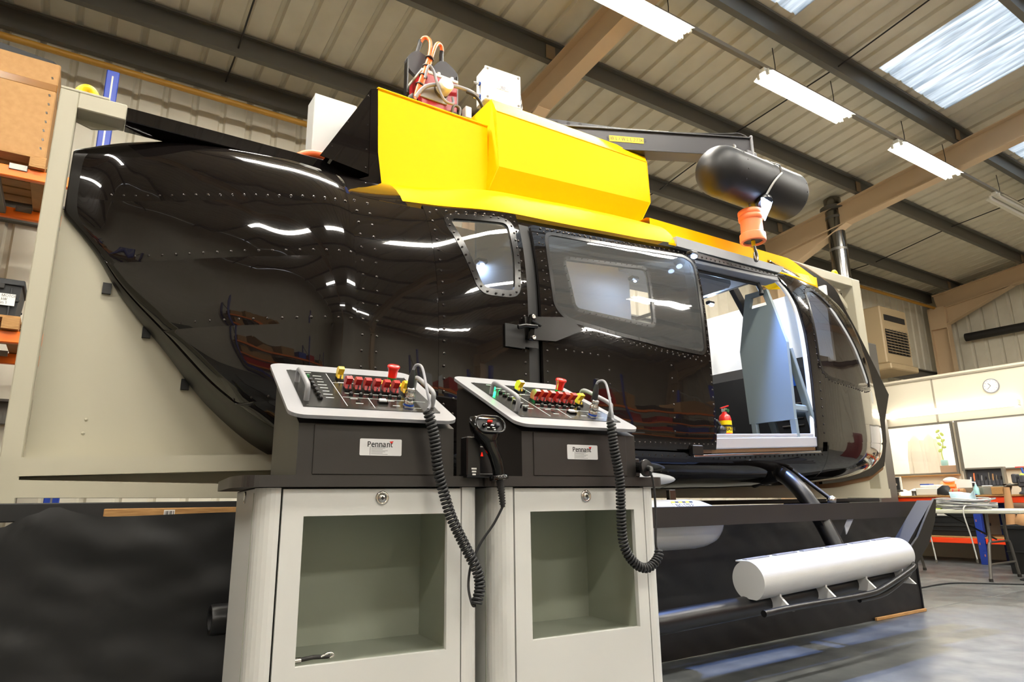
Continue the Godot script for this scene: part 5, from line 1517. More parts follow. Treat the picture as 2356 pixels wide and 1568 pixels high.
	part(k, "strain_relief", nb().tube([V(0.480, 1.015, 0.045), V(0.482, 1.012, 0.060), V(0.476, 1.003, 0.070), V(0.468, 0.998, 0.072)], [0.010, 0.009, 0.007, 0.005], 10), "rubber")
	part(k, "holder", nb().box(V(0.492, 1.02, -0.10), V(0.05, 0.07, 0.12), 0.004), "black_satin")

# ---------------------------------------------------------------- black sheeting round the base
func sheeting(x0: float, x1: float, z: float, top: Callable, amp: float, seed_: int, out := 0.0) -> B:
	var f := FastNoiseLite.new()
	f.seed = seed_
	f.frequency = 0.9
	f.fractal_octaves = 3
	var nx := int((x1 - x0) / 0.03)
	var ny := 40
	var p := []
	for i in nx + 1:
		var x := lerpf(x0, x1, float(i) / nx)
		var row := []
		var yt: float = top.call(x)
		for j in ny + 1:
			var y := yt * j / ny
			var near := smoothstep(0.75, 1.0, y / yt)
			var d := f.get_noise_2d(x * 1.1, y * 2.2) * amp * (0.3 + y) + f.get_noise_2d(x * 3.0 + y * 4.0, y * 3.0 + 40.0) * amp * 0.35
			row.append(V(x, y + 0.001, z + d + out * near))
		p.append(row)
	var q := []
	for i in nx + 1:
		var row := []
		for j in ny + 1:
			var a: Vector3 = p[mini(i + 1, nx)][j] - p[maxi(i - 1, 0)][j]
			var b: Vector3 = p[i][mini(j + 1, ny)] - p[i][maxi(j - 1, 0)]
			row.append(a.cross(b).normalized())
		q.append(row)
	var m := nb().grid(p, q)
	var p2 := []
	for r in p:
		var row := []
		for a in r: row.append(a - V(0, 0, 0.003))
		p2.append(row)
	for i in nx: m.quad(p[i][ny], p[i + 1][ny], p2[i + 1][ny], p2[i][ny])
	return m

func base_cover() -> void:
	var ytop := func(x: float) -> float:
		var pts := [[-1.6, 0.80], [-0.5, 0.82], [-0.17, 0.835], [-0.09, 0.875], [-0.02, 0.905], [0.06, 0.88], [0.14, 0.866], [0.58, 0.874], [1.6, 0.87]]
		for i in pts.size() - 1:
			if x <= pts[i + 1][0]: return lerpf(pts[i][1], pts[i + 1][1], smoothstep(pts[i][0], pts[i + 1][0], x))
		return 0.87
	var s := thing("black_sheeting", "loose black plastic sheeting hung below the frame on the left", "sheeting")
	part(s, "sheet", sheeting(-1.6, 1.5, -2.93, ytop, 0.03, 21), "drape")
	var k := thing("base_skirt", "taut black vinyl skirt closing the base below the doorway", "skirt")
	part(k, "sheet", sheeting(1.5, 5.9, -2.97, func(_x: float) -> float: return 0.85, 0.02, 33), "drape")
	part(k, "end_board", nb().box(V(5.91, 0.385, -3.0), V(0.014, 0.75, 0.08), 0.002), "black_satin")
	part(k, "plywood_edge", nb().box(V(5.55, 0.012, -2.955), V(0.74, 0.022, 0.016), 0.002), "pine")
	part(k, "side_return", nb().box(V(5.92, 0.385, -3.5), V(0.012, 0.77, 1.0), 0.002), "drape")
	var c := thing("wooden_crate", "pale wooden crate edge showing between the frame and the black sheeting", "crate")
	for i in 3: part(c, "plank", nb().box(V(0.45, 0.635 + 0.105 * i, -3.12), V(0.62, 0.10, 0.02), 0.003), "pine")
	part(c, "corner_batten", nb().box(V(0.155, 0.70, -3.13), V(0.03, 0.31, 0.05), 0.003), "pine")
	part(c, "side_board", nb().box(V(0.16, 0.70, -3.25), V(0.02, 0.31, 0.26), 0.003), "pine")
	var bl := part(c, "paper_label", nb().box(V(0.37, 0.872, -3.109), V(0.04, 0.03, 0.001)), "paper")
	for i in 8: part(bl, "bar_mark", nb().box(V(0.354 + 0.0045 * i, 0.872, -3.108), V(0.0015 + 0.001 * (i % 3), 0.022, 0.0006)), "print_black")
	solo("yellow_lead", nb().tube(smooth([V(-0.25, 0.98, -3.2), V(-0.215, 0.90, -3.18), V(-0.205, 0.85, -3.18), V(-0.225, 0.75, -3.2)], 5), 0.006, 8), "lime", "thin yellow-green lead hanging below the frame's left corner", "lead")

# ---------------------------------------------------------------- pallet rack on the left
func rack_upright(up: Node3D, x: float, z0: float, z1: float, h: float) -> void:
	for z in [z0, z1]:
		var u := part(up, "upright", nb().box(V(x, h / 2, z), V(0.09, h, 0.07), 0.006), "rack_blue")
		part(u, "slot_line", nb().box(V(x, h / 2, z + 0.0355), V(0.012, h - 0.1, 0.002)), "alu")
	for i in int(h / 0.9): part(up, "lattice", nb().bar(V(x, 0.2 + 0.9 * i, z0), V(x, 0.9 + 0.9 * i, z1), 0.03, 0.03), "alu")
func pallet_at(label: String, at: Vector3, w: float, d: float) -> void:
	var p := thing("pallet", label, "pallet", at, 0.0, "wooden pallets on the racking")
	for i in 6: part(p, "deck_board", nb().box(V(0, 0.09, -d / 2 + d * (i + 0.5) / 6), V(w, 0.018, d / 6 - 0.03), 0.002), "pine")
	for x in [-w / 2 + 0.05, 0.0, w / 2 - 0.05]:
		for z in [-d / 2 + 0.05, d / 2 - 0.05]: part(p, "block", nb().box(V(x, 0.047, z), V(0.1, 0.066, 0.1), 0.002), "pine")
		part(p, "runner", nb().box(V(x, 0.008, 0), V(0.1, 0.014, d), 0.002), "pine")

func left_rack() -> void:
	var r := thing("pallet_rack", "orange and blue pallet rack behind the frame's left post", "rack")
	for x in [-0.065, -2.85]: rack_upright(r, x, -5.72, -6.58, 4.33)
	for y in [3.30, 2.07]:
		for z in [-5.72, -6.58]:
			var bm := part(r, "beam", nb().box(V(-1.46, y, z), V(2.70, 0.085, 0.05), 0.006), "rack_orange")
			part(bm, "safety_clip", nb().box(V(-0.56, y + 0.035, z + 0.03), V(0.11, 0.045, 0.012), 0.002), "alu")
		for x in [-0.7, -1.5]: part(r, "cross_tie", nb().box(V(x, y, -6.15), V(0.05, 0.05, 0.86), 0.004), "dull_steel")
	pallet_at("wooden pallet under the big cardboard box on the top beam", V(-1.0, 3.345, -6.15), 1.2, 1.0)
	var c := thing("cardboard_box", "big sealed cardboard box on the pallet at the top left", "box", V(-0.92, 3.445, -6.13))
	part(c, "carton", nb().box(V(0, 0.405, 0), V(1.02, 0.81, 0.86), 0.008), "cardboard")
	part(c, "packing_tape", nb().box(V(0, 0.60, 0.001), V(1.024, 0.07, 0.864), 0.008), "tape")
	for i in 9: part(c, "staple", nb().box(V(0.47 + 0.004 * (i % 2), 0.08 + 0.075 * i, 0.4305), V(0.012, 0.02, 0.002), 0.0, turned(Vector3.BACK, 20)), "chrome")
	part(c, "black_cover", nb().prism([P2(-0.51, 0.0), P2(0.50, 0.0), P2(0.46, 0.03), P2(-0.1, 0.09), P2(-0.42, 0.10)], 0.8, Transform3D(Basis(), V(0, 0.811, -0.40))), "drape")
	pallet_at("low wooden pallet under the grey plastic bin", V(-1.0, 2.115, -6.15), 1.2, 1.0)
	var b := plastic_bin("dark grey stacking bin with a white handwritten card on the left rack", V(-0.72, 2.218, -5.92), 0.6, 0.40, 0.27)
	var cd := part(b, "white_card", nb().box(V(0.185, 0.12, 0.206), V(0.17, 0.085, 0.002)), "paper")
	for i in 3: letters(cd, "handwriting", ["EQUIP - MOTOR", "2.2 kW", "Cabin 1"][i], 0.026, Transform3D(Basis(), V(0.185, 0.147 - 0.026 * i, 0.2075)), "print_black")
	var e := plastic_bin("black lidded bin on the floor behind the frame's left post", V(-0.9, 1.2, -5.95), 0.7, 0.45, 0.5)
	part(r, "low_shelf", nb().box(V(-1.46, 1.18, -6.15), V(2.7, 0.03, 0.9), 0.003), "pine")
	for z in [-5.72, -6.58]: part(r, "beam", nb().box(V(-1.46, 1.13, z), V(2.70, 0.085, 0.05), 0.006), "rack_orange")
	part(e, "grab_ring", nb().tube(smooth([V(0.26, 0.30, 0.23), V(0.22, 0.26, 0.26), V(0.22, 0.17, 0.26), V(0.26, 0.13, 0.23)], 5), 0.022, 10), "cable_grey")

func plastic_bin(label: String, at: Vector3, w: float, d: float, h: float, turn := 0.0) -> Node3D:
	var b := thing("storage_bin", label, "bin", at, turn, "dark plastic storage bins")
	var body := nb()
	var o := 0.02
	for s in [-1.0, 1.0]:
		body.quad(V(-w / 2 + o, 0, s * (d / 2 - o)), V(w / 2 - o, 0, s * (d / 2 - o)), V(w / 2, h, s * d / 2), V(-w / 2, h, s * d / 2))
		body.quad(V(s * (w / 2 - o), 0, -d / 2 + o), V(s * (w / 2 - o), 0, d / 2 - o), V(s * w / 2, h, d / 2), V(s * w / 2, h, -d / 2))
	body.box(V(0, 0.01, 0), V(w - 2 * o, 0.02, d - 2 * o))
	part(b, "tub", body, "bin_black")
	var rim := nb()
	for s in [-1.0, 1.0]:
		rim.box(V(0, h - 0.02, s * (d / 2 + 0.004)), V(w + 0.02, 0.04, 0.016), 0.003)
		rim.box(V(s * (w / 2 + 0.004), h - 0.02, 0), V(0.016, 0.04, d), 0.003)
		rim.box(V(0, h * 0.45, s * (d / 2 - 0.008)), V(w - 0.01, 0.014, 0.02), 0.002)
	part(b, "rim", rim, "bin_black")
	for i in 5: part(b, "rib", nb().box(V(-w / 2 + w * (i + 0.5) / 5, h * 0.4, d / 2 - 0.006), V(0.012, h * 0.75, 0.016), 0.002), "bin_black")
	for i in 4: part(b, "rib", nb().box(V(-w / 2 + 0.008, h * 0.4, -d / 2 + d * (i + 0.5) / 4), V(0.016, h * 0.75, 0.012), 0.002), "bin_black")
	part(b, "hand_slot", nb().box(V(0.18 * w, h * 0.80, d / 2 + 0.006), V(0.3 * w, 0.04, 0.014), 0.004), "rod")
	return b

# ---------------------------------------------------------------- partition, bench and table on the right
func office() -> void:
	var PX := 11.3
	var w := structure("wall_partition")
	var zs := [-7.1, -6.1, -5.03, -3.62, -2.9]
	for i in 4:
		var z0: float = zs[i]
		var z1: float = zs[i + 1]
		part(w, "upper_panel", nb().box(V(PX + 0.03, 2.36, (z0 + z1) / 2), V(0.06, 0.68, z1 - z0 - 0.012), 0.004), "partition")
		part(w, "joint_strip", nb().box(V(PX + 0.02, 2.36, z1), V(0.05, 0.66, 0.03), 0.003), "partition_trim")
	for q in [[-7.1, -5.92, 2.02], [-5.92, -4.82, 1.22], [-4.82, -3.62, 2.02], [-3.62, -2.9, 2.02]]:
		part(w, "lower_panel", nb().box(V(PX + 0.03, q[2] / 2, (q[0] + q[1]) / 2), V(0.06, q[2], q[1] - q[0] - 0.012), 0.004), "partition")
		part(w, "joint_strip", nb().box(V(PX + 0.02, 1.0, q[1]), V(0.05, 2.0, 0.03), 0.003), "partition_trim")
	part(w, "coping", nb().box(V(PX + 0.03, 2.715, -5.0), V(0.09, 0.03, 4.2), 0.004), "partition_trim")
	part(w, "side_return", nb().box(V(13.7, 1.35, -2.93), V(4.75, 2.7, 0.06)), "partition")
	part(w, "office_roof", nb().box(V(13.9, 2.75, -5.0), V(5.1, 0.04, 4.2)), "partition")
	# bright office window
	var g := structure("window_1")
	var zo := -5.40
	part(g, "frame", nb().frame([P2(-5.90, 1.22), P2(-4.84, 1.22), P2(-4.84, 2.02), P2(-5.90, 2.02)], [P2(-5.87, 1.25), P2(-4.87, 1.25), P2(-4.87, 1.99), P2(-5.87, 1.99)], 0.07, Transform3D(ACROSS, V(PX + 0.05, 0, 0))), "alu")
	part(g, "pane", nb().box(V(PX + 0.02, 1.62, -5.37), V(0.006, 0.75, 1.01)), "glass")
	part(g, "sill", nb().box(V(PX - 0.03, 1.21, -5.37), V(0.1, 0.02, 1.08), 0.003), "pine")
	var wall := thing("office_back_wall", "bright white office wall seen through the window above the bench", "wall", V(12.5, 0, -5.4))
	part(wall, "board", nb().box(V(0, 1.5, 0), V(0.05, 2.4, 2.6)), "inner_white")
	var ol := thing("office_lamp", "ceiling lamp inside the bright office behind the window", "lamp", V(12.0, 2.6, -5.4))
	part(ol, "lamp_panel", nb().box(V(0, 0.06, 0), V(0.6, 0.05, 1.2), 0.005), "bench_light")
	strip_light(ol, V(0, 0.03, 0), Vector2(0.6, 1.2), 5.0, Color(1.0, 0.96, 0.88))
	for a in [[-5.62, "white coat hanging nearest the left edge of the office window"], [-5.40, "white coat hanging in the middle of the office window"]]:
		var ct := thing("hanging_coat", a[1], "coat", V(11.75, 0.9, a[0]), 0.0, "white coats in the office")
		part(ct, "body", loft([V(0, 0.0, 0), V(0, 0.3, 0.01), V(0, 0.7, 0.0), V(0, 0.92, 0), V(0, 1.0, 0)], [0.05, 0.05, 0.05, 0.05, 0.03], [0.11, 0.10, 0.10, 0.09, 0.03]), "paper")
		for s in [-1.0, 1.0]: part(ct, "sleeve", loft([V(-0.01, 0.35, s * 0.13), V(0, 0.65, s * 0.12), V(0, 0.9, s * 0.08)], [0.03, 0.035, 0.04], [0.03, 0.035, 0.04], 10), "paper")
	var pt := thing("potted_plant", "spindly plant in a glass jar on the office window ledge", "plant", V(11.5, 1.36, -5.12))
	part(pt, "jar", nb().lathe([P2(0, 0), P2(0.045, 0), P2(0.05, 0.01), P2(0.05, 0.08), P2(0.04, 0.09)], 16, Vector3.ZERO), "cyan_bottle")
	part(pt, "stem", nb().tube(smooth([V(0, 0.03, 0), V(0, 0.2, -0.02), V(0, 0.36, 0.02), V(0, 0.5, -0.03)], 4), 0.008, 6), "lime")
	for i in 7: part(pt, "leaf", nb().sphere(V(0.01 * (i % 2), 0.24 + 0.05 * i, -0.03 + 0.05 * (i % 2)), V(0.012, 0.025, 0.04), 8, 5, turned(Vector3.RIGHT, 40.0 * (i % 3) - 30)), "lime")
	var cb := solo("tan_box", nb().box(V(11.5, 1.29, -5.05), V(0.12, 0.14, 0.24), 0.004), "kraft", "small tan carton on the office window ledge", "box")
	solo("window_ledge", nb().box(V(11.5, 1.21, -5.4), V(0.28, 0.02, 1.0), 0.003), "pine", "wooden ledge inside the office window", "ledge")
	# white board
	var wb := thing("white_board", "large white board in a grey frame on the partition, right of the window", "board", V(PX - 0.006, 0, 0))
	part(wb, "board", nb().box(V(0, 1.64, -4.05), V(0.012, 0.72, 1.42), 0.002), "board_white")
	part(wb, "frame", nb().frame([P2(-4.80, 1.26), P2(-3.30, 1.26), P2(-3.30, 2.02), P2(-4.80, 2.02)], [P2(-4.76, 1.285), P2(-3.34, 1.285), P2(-3.34, 2.0), P2(-4.76, 2.0)], 0.02, Transform3D(ACROSS, V(0.01, 0, 0))), "alu")
	part(wb, "pen_tray", nb().box(V(-0.03, 1.27, -4.05), V(0.05, 0.012, 1.3), 0.002), "alu")
	solo("marker_pen", nb().tube([V(11.26, 1.283, -4.1), V(11.26, 1.283, -3.98)], 0.007, 8), "stop_red", "red marker pen on the white board's tray", "pen")
	# tube lamp
	var tl := thing("bench_lamp", "long glowing diffuser lamp on the partition above the white board", "lamp", V(PX - 0.07, 2.185, -4.83))
	part(tl, "lamp_diffuser", nb().prism(rounded(0.085, 0.085, 0.025), 1.85, Transform3D(Basis(Vector3.RIGHT, Vector3.UP, Vector3.BACK), V(0, 0, -0.925))), "bench_light")
	for s in [-1.0, 1.0]: part(tl, "end_cap", nb().box(V(0, 0, s * 0.935), V(0.09, 0.09, 0.02), 0.008), "fitting_white")
	part(tl, "back_plate", nb().box(V(0.05, 0, 0), V(0.03, 0.06, 1.7), 0.004), "fitting_white")
	strip_light(tl, V(-0.05, 0, 0), Vector2(1.85, 0.08), 1.3, Color(1.0, 0.95, 0.85), Basis(Vector3.UP, PI / 2))
	# clock: twenty to eleven
	var ck := thing("wall_clock", "round white wall clock on the partition", "clock", V(PX - 0.002, 2.475, -4.22), -90.0)
	part(ck, "case", nb().lathe([P2(0, 0), P2(0.108, 0), P2(0.108, 0.02), P2(0.100, 0.028), P2(0.097, 0.022), P2(0, 0.022)], 36, Vector3.ZERO, along(Vector3.BACK), 0.3), "plate_grey")
	part(ck, "dial", nb().lathe([P2(0.0965, 0.0225), P2(0.0965, 0.0235), P2(0, 0.0235)], 36, Vector3.ZERO, along(Vector3.BACK), 0.3), "label_white")
	for i in 12:
		var a := TAU * i / 12.0
		letters(ck, "numeral", str(12 if i == 0 else i), 0.022, Transform3D(Basis(), V(sin(a) * 0.08, cos(a) * 0.08, 0.0242)), "print_grey")
	for a in [[320.0, 0.05, 0.006], [226.0, 0.072, 0.004]]:
		part(ck, "hand", nb().bar(V(0, 0, 0.026), V(sin(deg_to_rad(a[0])), cos(deg_to_rad(a[0])), 0) * a[1] + V(0, 0, 0.026), a[2], 0.001, 0.0, Vector3.BACK), "print_black")

func bench() -> void:
	var o := thing("work_bench", "long work bench with orange beams and blue legs before the partition", "bench")
	for z in [-6.0, -4.33, -3.05]:
		for x in [10.42, 11.2]:
			var lg := part(o, "leg", nb().box(V(x, 0.46, z), V(0.07, 0.92, 0.09), 0.004), "rack_blue")
			if x < 11:
				for i in 6: part(lg, "slot_mark", nb().box(V(10.384, 0.12 + 0.15 * i, z + 0.02 * (1 - 2 * (i % 2))), V(0.002, 0.03, 0.014)), "pink_mesh")
	for x in [10.42, 11.2]:
		for z in [[-5.95, -4.38], [-4.28, -3.1]]:
			part(o, "beam", nb().box(V(x, 0.843, (z[0] + z[1]) / 2), V(0.05, 0.085, z[1] - z[0]), 0.005), "bench_orange")
			part(o, "lower_beam", nb().box(V(x, 0.30, (z[0] + z[1]) / 2), V(0.05, 0.07, z[1] - z[0]), 0.005), "bench_orange")
	part(o, "worktop", nb().box(V(10.8, 0.897, -4.5), V(0.86, 0.022, 3.0), 0.003), "pine")
	part(o, "shelf", nb().box(V(10.8, 0.345, -4.5), V(0.80, 0.018, 2.9), 0.003), "pine")
	var Y := 0.909
	# things under the bench
	var b1 := plastic_bin("lower of two stacked black bins under the bench", V(10.72, 0.355, -4.72), 0.62, 0.42, 0.17, 90.0)
	var b2 := plastic_bin("upper of two stacked black bins under the bench, with a pale label", V(10.72, 0.528, -4.72), 0.62, 0.42, 0.19, 90.0)
	part(b2, "pale_label", nb().box(V(0.1, 0.12, -0.214), V(0.14, 0.04, 0.002)), "paper")
	var pk := thing("mesh_bag", "pinkish check bag beside the black bins under the bench", "bag", V(10.6, 0.355, -5.28))
	part(pk, "bag", loft([V(0, 0, 0), V(0, 0.1, 0), V(0, 0.25, 0), V(0, 0.34, 0)], [0.10, 0.12, 0.11, 0.08], [0.14, 0.17, 0.16, 0.12]), "pink_mesh")
	for i in 6: part(pk, "stripe", nb().box(V(-0.118, 0.17, -0.13 + 0.05 * i), V(0.006, 0.3, 0.006)), "paper")
	# monitor and clutter on top, from left to right
	var mo := thing("monitor", "black-backed monitor at the left end of the work bench", "monitor", V(10.75, Y, -5.62))
	part(mo, "screen_back", nb().box(V(0, 0.15, 0), V(0.03, 0.26, 0.30), 0.006), "bin_black")
	part(mo, "bezel", nb().box(V(0.01, 0.15, 0.0), V(0.02, 0.28, 0.35), 0.006), "fitting_white")
	part(mo, "stand", nb().box(V(0.02, 0.01, 0), V(0.15, 0.02, 0.18), 0.004), "bin_black")
	var ppr := thing("dust_sheet", "crumpled white sheet along the left half of the bench", "sheet", V(10.62, Y, -5.25))
	var f := FastNoiseLite.new()
	f.seed = 5
	f.frequency = 4.0
	var gp := []
	var gq := []
	for i in 17:
		var row := []
		for j in 9:
			var e := minf(minf(i, 16 - i) / 4.0, minf(j, 8 - j) / 3.0)
			row.append(V(-0.14 + 0.035 * j, 0.002 + clampf(e, 0, 1) * (0.075 + 0.05 * f.get_noise_2d(i * 0.08, j * 0.08)), -0.36 + 0.045 * i))
		gp.append(row)
	for i in 17:
		var row := []
		for j in 9: row.append(((gp[mini(i + 1, 16)][j] - gp[maxi(i - 1, 0)][j]) as Vector3).cross(gp[i][mini(j + 1, 8)] - gp[i][maxi(j - 1, 0)]).normalized() )
		gq.append(row)
	part(ppr, "cloth", nb().grid(gp, gq), "paper")
	var vs := thing("clamp_stand", "small shiny clamp stand on the bench before the monitor", "clamp", V(10.46, Y, -5.38))
	part(vs, "base", nb().box(V(0, 0.03, 0), V(0.06, 0.06, 0.08), 0.008), "chrome")
	part(vs, "arm", nb().box(V(0, 0.075, 0.01), V(0.03, 0.03, 0.16), 0.006), "dull_steel")
	part(vs, "post", nb().tube([V(0, 0.06, -0.02), V(0, 0.17, -0.03)], 0.012, 10), "chrome")
	part(vs, "bar", nb().box(V(0, 0.17, -0.04), V(0.03, 0.03, 0.10), 0.005), "chrome")
	solo("metal_tin", nb().lathe([P2(0, 0), P2(0.035, 0), P2(0.028, 0.01), P2(0.028, 0.06), P2(0.035, 0.07), P2(0, 0.07)], 18, V(10.46, Y, -5.14)), "dull_steel", "little metal spool on the bench edge near the clamp stand", "spool")
	var tb := thing("plastic_tub", "clear white tub with a blue lid on the bench", "tub", V(10.55, Y, -4.95))
	part(tb, "tub", nb().box(V(0, 0.055, 0), V(0.24, 0.11, 0.30), 0.012), "fitting_white")
	part(tb, "second_tub", nb().box(V(0.02, 0.13, 0.02), V(0.2, 0.04, 0.24), 0.01), "board_white")
	part(tb, "blue_lid", nb().box(V(0.03, 0.158, -0.05), V(0.15, 0.016, 0.13), 0.004), "blue_plastic")
	var ob := thing("orange_bin", "orange picking bin full of white packing on the bench", "bin", V(10.85, Y, -4.80))
	part(ob, "bin", nb().prism([P2(-0.10, 0.0), P2(0.10, 0.0), P2(0.12, 0.20), P2(-0.02, 0.20), P2(-0.13, 0.12)], 0.22, Transform3D(Basis(), V(0, 0, -0.11))), "orange_bin")
	part(ob, "packing", nb().sphere(V(0.02, 0.21, 0), V(0.09, 0.05, 0.10), 10, 6), "paper")
	var bag := solo("black_pouch", loft([V(10.45, Y, -4.70), V(10.45, Y + 0.05, -4.69), V(10.45, Y + 0.085, -4.67), V(10.45, Y + 0.10, -4.64)], [0.05, 0.055, 0.04, 0.02], [0.12, 0.12, 0.08, 0.04]), "bin_black", "slumped black pouch on the bench edge", "pouch")
	var rl := thing("wrapped_roll", "tan roll with two red bands on the bench edge", "roll", V(10.46, Y + 0.045, -4.55))
	part(rl, "roll", nb().tube([V(0, 0, -0.10), V(0, 0, 0.09)], 0.045, 18), "kraft")
	for z in [-0.05, 0.03]: part(rl, "red_band", nb().tube([V(0, 0, z), V(0, 0, z + 0.012)], 0.0465, 18), "red_plastic")
	solo("white_card", nb().box(V(10.78, Y + 0.11, -4.60), V(0.012, 0.22, 0.22), 0.002, turned(Vector3.RIGHT, 4)), "paper", "pale sheet of board standing behind the tan roll", "board")
	solo("grey_device", nb().box(V(10.62, Y + 0.05, -4.52), V(0.06, 0.09, 0.12), 0.008), "drum_grey", "small dark instrument between the pale board and the tool case", "instrument")
	# open tool case
	var tc := thing("tool_case", "open silver tool case with tools in its dark lid on the bench", "tool case", V(10.72, Y, -4.325))
	part(tc, "tray", nb().box(V(-0.02, 0.05, 0), V(0.34, 0.10, 0.50), 0.006), "alu")
	part(tc, "lid_frame", nb().frame([P2(-0.25, 0.10), P2(0.25, 0.10), P2(0.25, 0.375), P2(-0.25, 0.375)], [P2(-0.225, 0.12), P2(0.225, 0.12), P2(0.225, 0.355), P2(-0.225, 0.355)], 0.09, Transform3D(ACROSS, V(0.16, 0, 0))), "alu")
	part(tc, "lid_lining", nb().box(V(0.145, 0.237, 0), V(0.02, 0.25, 0.46)), "case_foam")
	for i in 9:
		var z := -0.19 + 0.047 * i
		part(tc, "pocket", nb().box(V(0.122, 0.165, z), V(0.02, 0.08, 0.036), 0.006), "case_foam")
		var hh := 0.05 + 0.018 * (i * 7 % 4)
		part(tc, "tool_handle", nb().tube([V(0.118, 0.19, z), V(0.118, 0.19 + hh * 0.5, z), V(0.118, 0.20 + hh, z + 0.004)], [0.007, 0.011, 0.009], 8), ["label_white", "orange_bright", "bin_black", "plate_grey", "rod", "alu", "kraft", "chrome", "rod"][i])
	var bt := thing("squeeze_bottle", "pale cyan bottle standing before the tool case", "bottle", V(10.43, Y, -4.30))
	part(bt, "body", nb().lathe([P2(0, 0), P2(0.035, 0), P2(0.036, 0.01), P2(0.033, 0.09), P2(0.014, 0.12), P2(0.012, 0.14), P2(0, 0.14)], 16, Vector3.ZERO), "cyan_bottle")
	part(bt, "nozzle", nb().tube([V(0, 0.135, 0), V(0, 0.165, 0), V(-0.01, 0.17, -0.05)], 0.009, 8), "label_white")
	var jr := thing("clear_jar", "clear square jar on the bench beside the cyan bottle", "jar", V(10.45, Y, -4.17))
	part(jr, "jar", nb().box(V(0, 0.055, 0), V(0.07, 0.11, 0.1), 0.01), "glass")
	part(jr, "lid", nb().box(V(0, 0.115, 0), V(0.074, 0.014, 0.104), 0.004), "label_white")
	solo("wood_block", nb().box(V(10.40, Y + 0.05, -4.03), V(0.08, 0.10, 0.13), 0.004), "pine", "wooden block at the bench edge under the black funnel", "block")
	solo("black_funnel", nb().lathe([P2(0.02, 0), P2(0.025, 0.05), P2(0.055, 0.13), P2(0.06, 0.135), P2(0, 0.135)], 16, V(10.52, Y, -3.95)), "bin_black", "black funnel by the wooden block", "funnel")
	# vice
	var vc := thing("bench_vice", "heavy dark bench vice at the right end of the bench", "vice", V(10.42, Y, -3.72))
	part(vc, "base", nb().lathe([P2(0, 0), P2(0.08, 0), P2(0.08, 0.02), P2(0.05, 0.04), P2(0.045, 0.09), P2(0, 0.09)], 18, Vector3.ZERO), "drum_grey")
	part(vc, "body", nb().box(V(0.0, 0.14, 0.05), V(0.1, 0.11, 0.24), 0.02), "drum_grey")
	part(vc, "jaw", nb().box(V(0, 0.20, -0.09), V(0.15, 0.12, 0.05), 0.012), "drum_grey")
	part(vc, "jaw", nb().box(V(0, 0.19, -0.01), V(0.13, 0.10, 0.06), 0.012), "drum_grey")
	part(vc, "screw", nb().tube([V(0, 0.12, -0.2), V(0, 0.12, 0.2)], 0.016, 10), "dull_steel")
	part(vc, "handle", nb().tube([V(-0.1, 0.10, -0.2), V(0.1, 0.14, -0.2)], 0.009, 8), "dull_steel")
	part(vc, "yellow_rag", nb().sphere(V(0.02, 0.24, -0.02), V(0.035, 0.03, 0.03), 8, 5), "lime")
	solo("blue_screwdriver", nb().tube([V(10.55, Y + 0.05, -3.74), V(10.56, Y + 0.22, -3.76), V(10.57, Y + 0.34, -3.78)], [0.006, 0.012, 0.012], 8), "blue_plastic", "blue-handled tool standing behind the vice", "tool")
	# kraft sacks and black crate at the bench end
	var cr := plastic_bin("large black crate on the floor at the right edge", V(9.75, 0.0, -3.38), 0.62, 0.62, 0.55, 90.0)
	part(cr, "white_tag", nb().box(V(-0.05, 0.47, -0.315), V(0.05, 0.03, 0.003)), "paper")
	for a in [[V(9.78, 0.545, -3.36), 0.34, 0.16, "large brown paper sack leaning out of the black crate"], [V(9.70, 0.545, -3.56), 0.16, 0.09, "small crumpled brown paper bag on the black crate"], [V(10.18, 0.0, -3.88), 1.0, 0.07, "tall brown kraft roll between crate and bench"]]:
		var h: float = a[1]
		var r: float = a[2]
		solo("paper_sack", loft([V(0, 0, 0), V(0, h * 0.3, 0.01), V(0.01, h * 0.7, 0.02), V(0.02, h, 0.03)], [r * 0.7, r * 0.8, r * 0.6, r * 0.2], [r, r * 1.05, r * 0.8, r * 0.5], 9, 1.6), "kraft", a[3], "paper bag", "brown paper sacks").position = a[0]

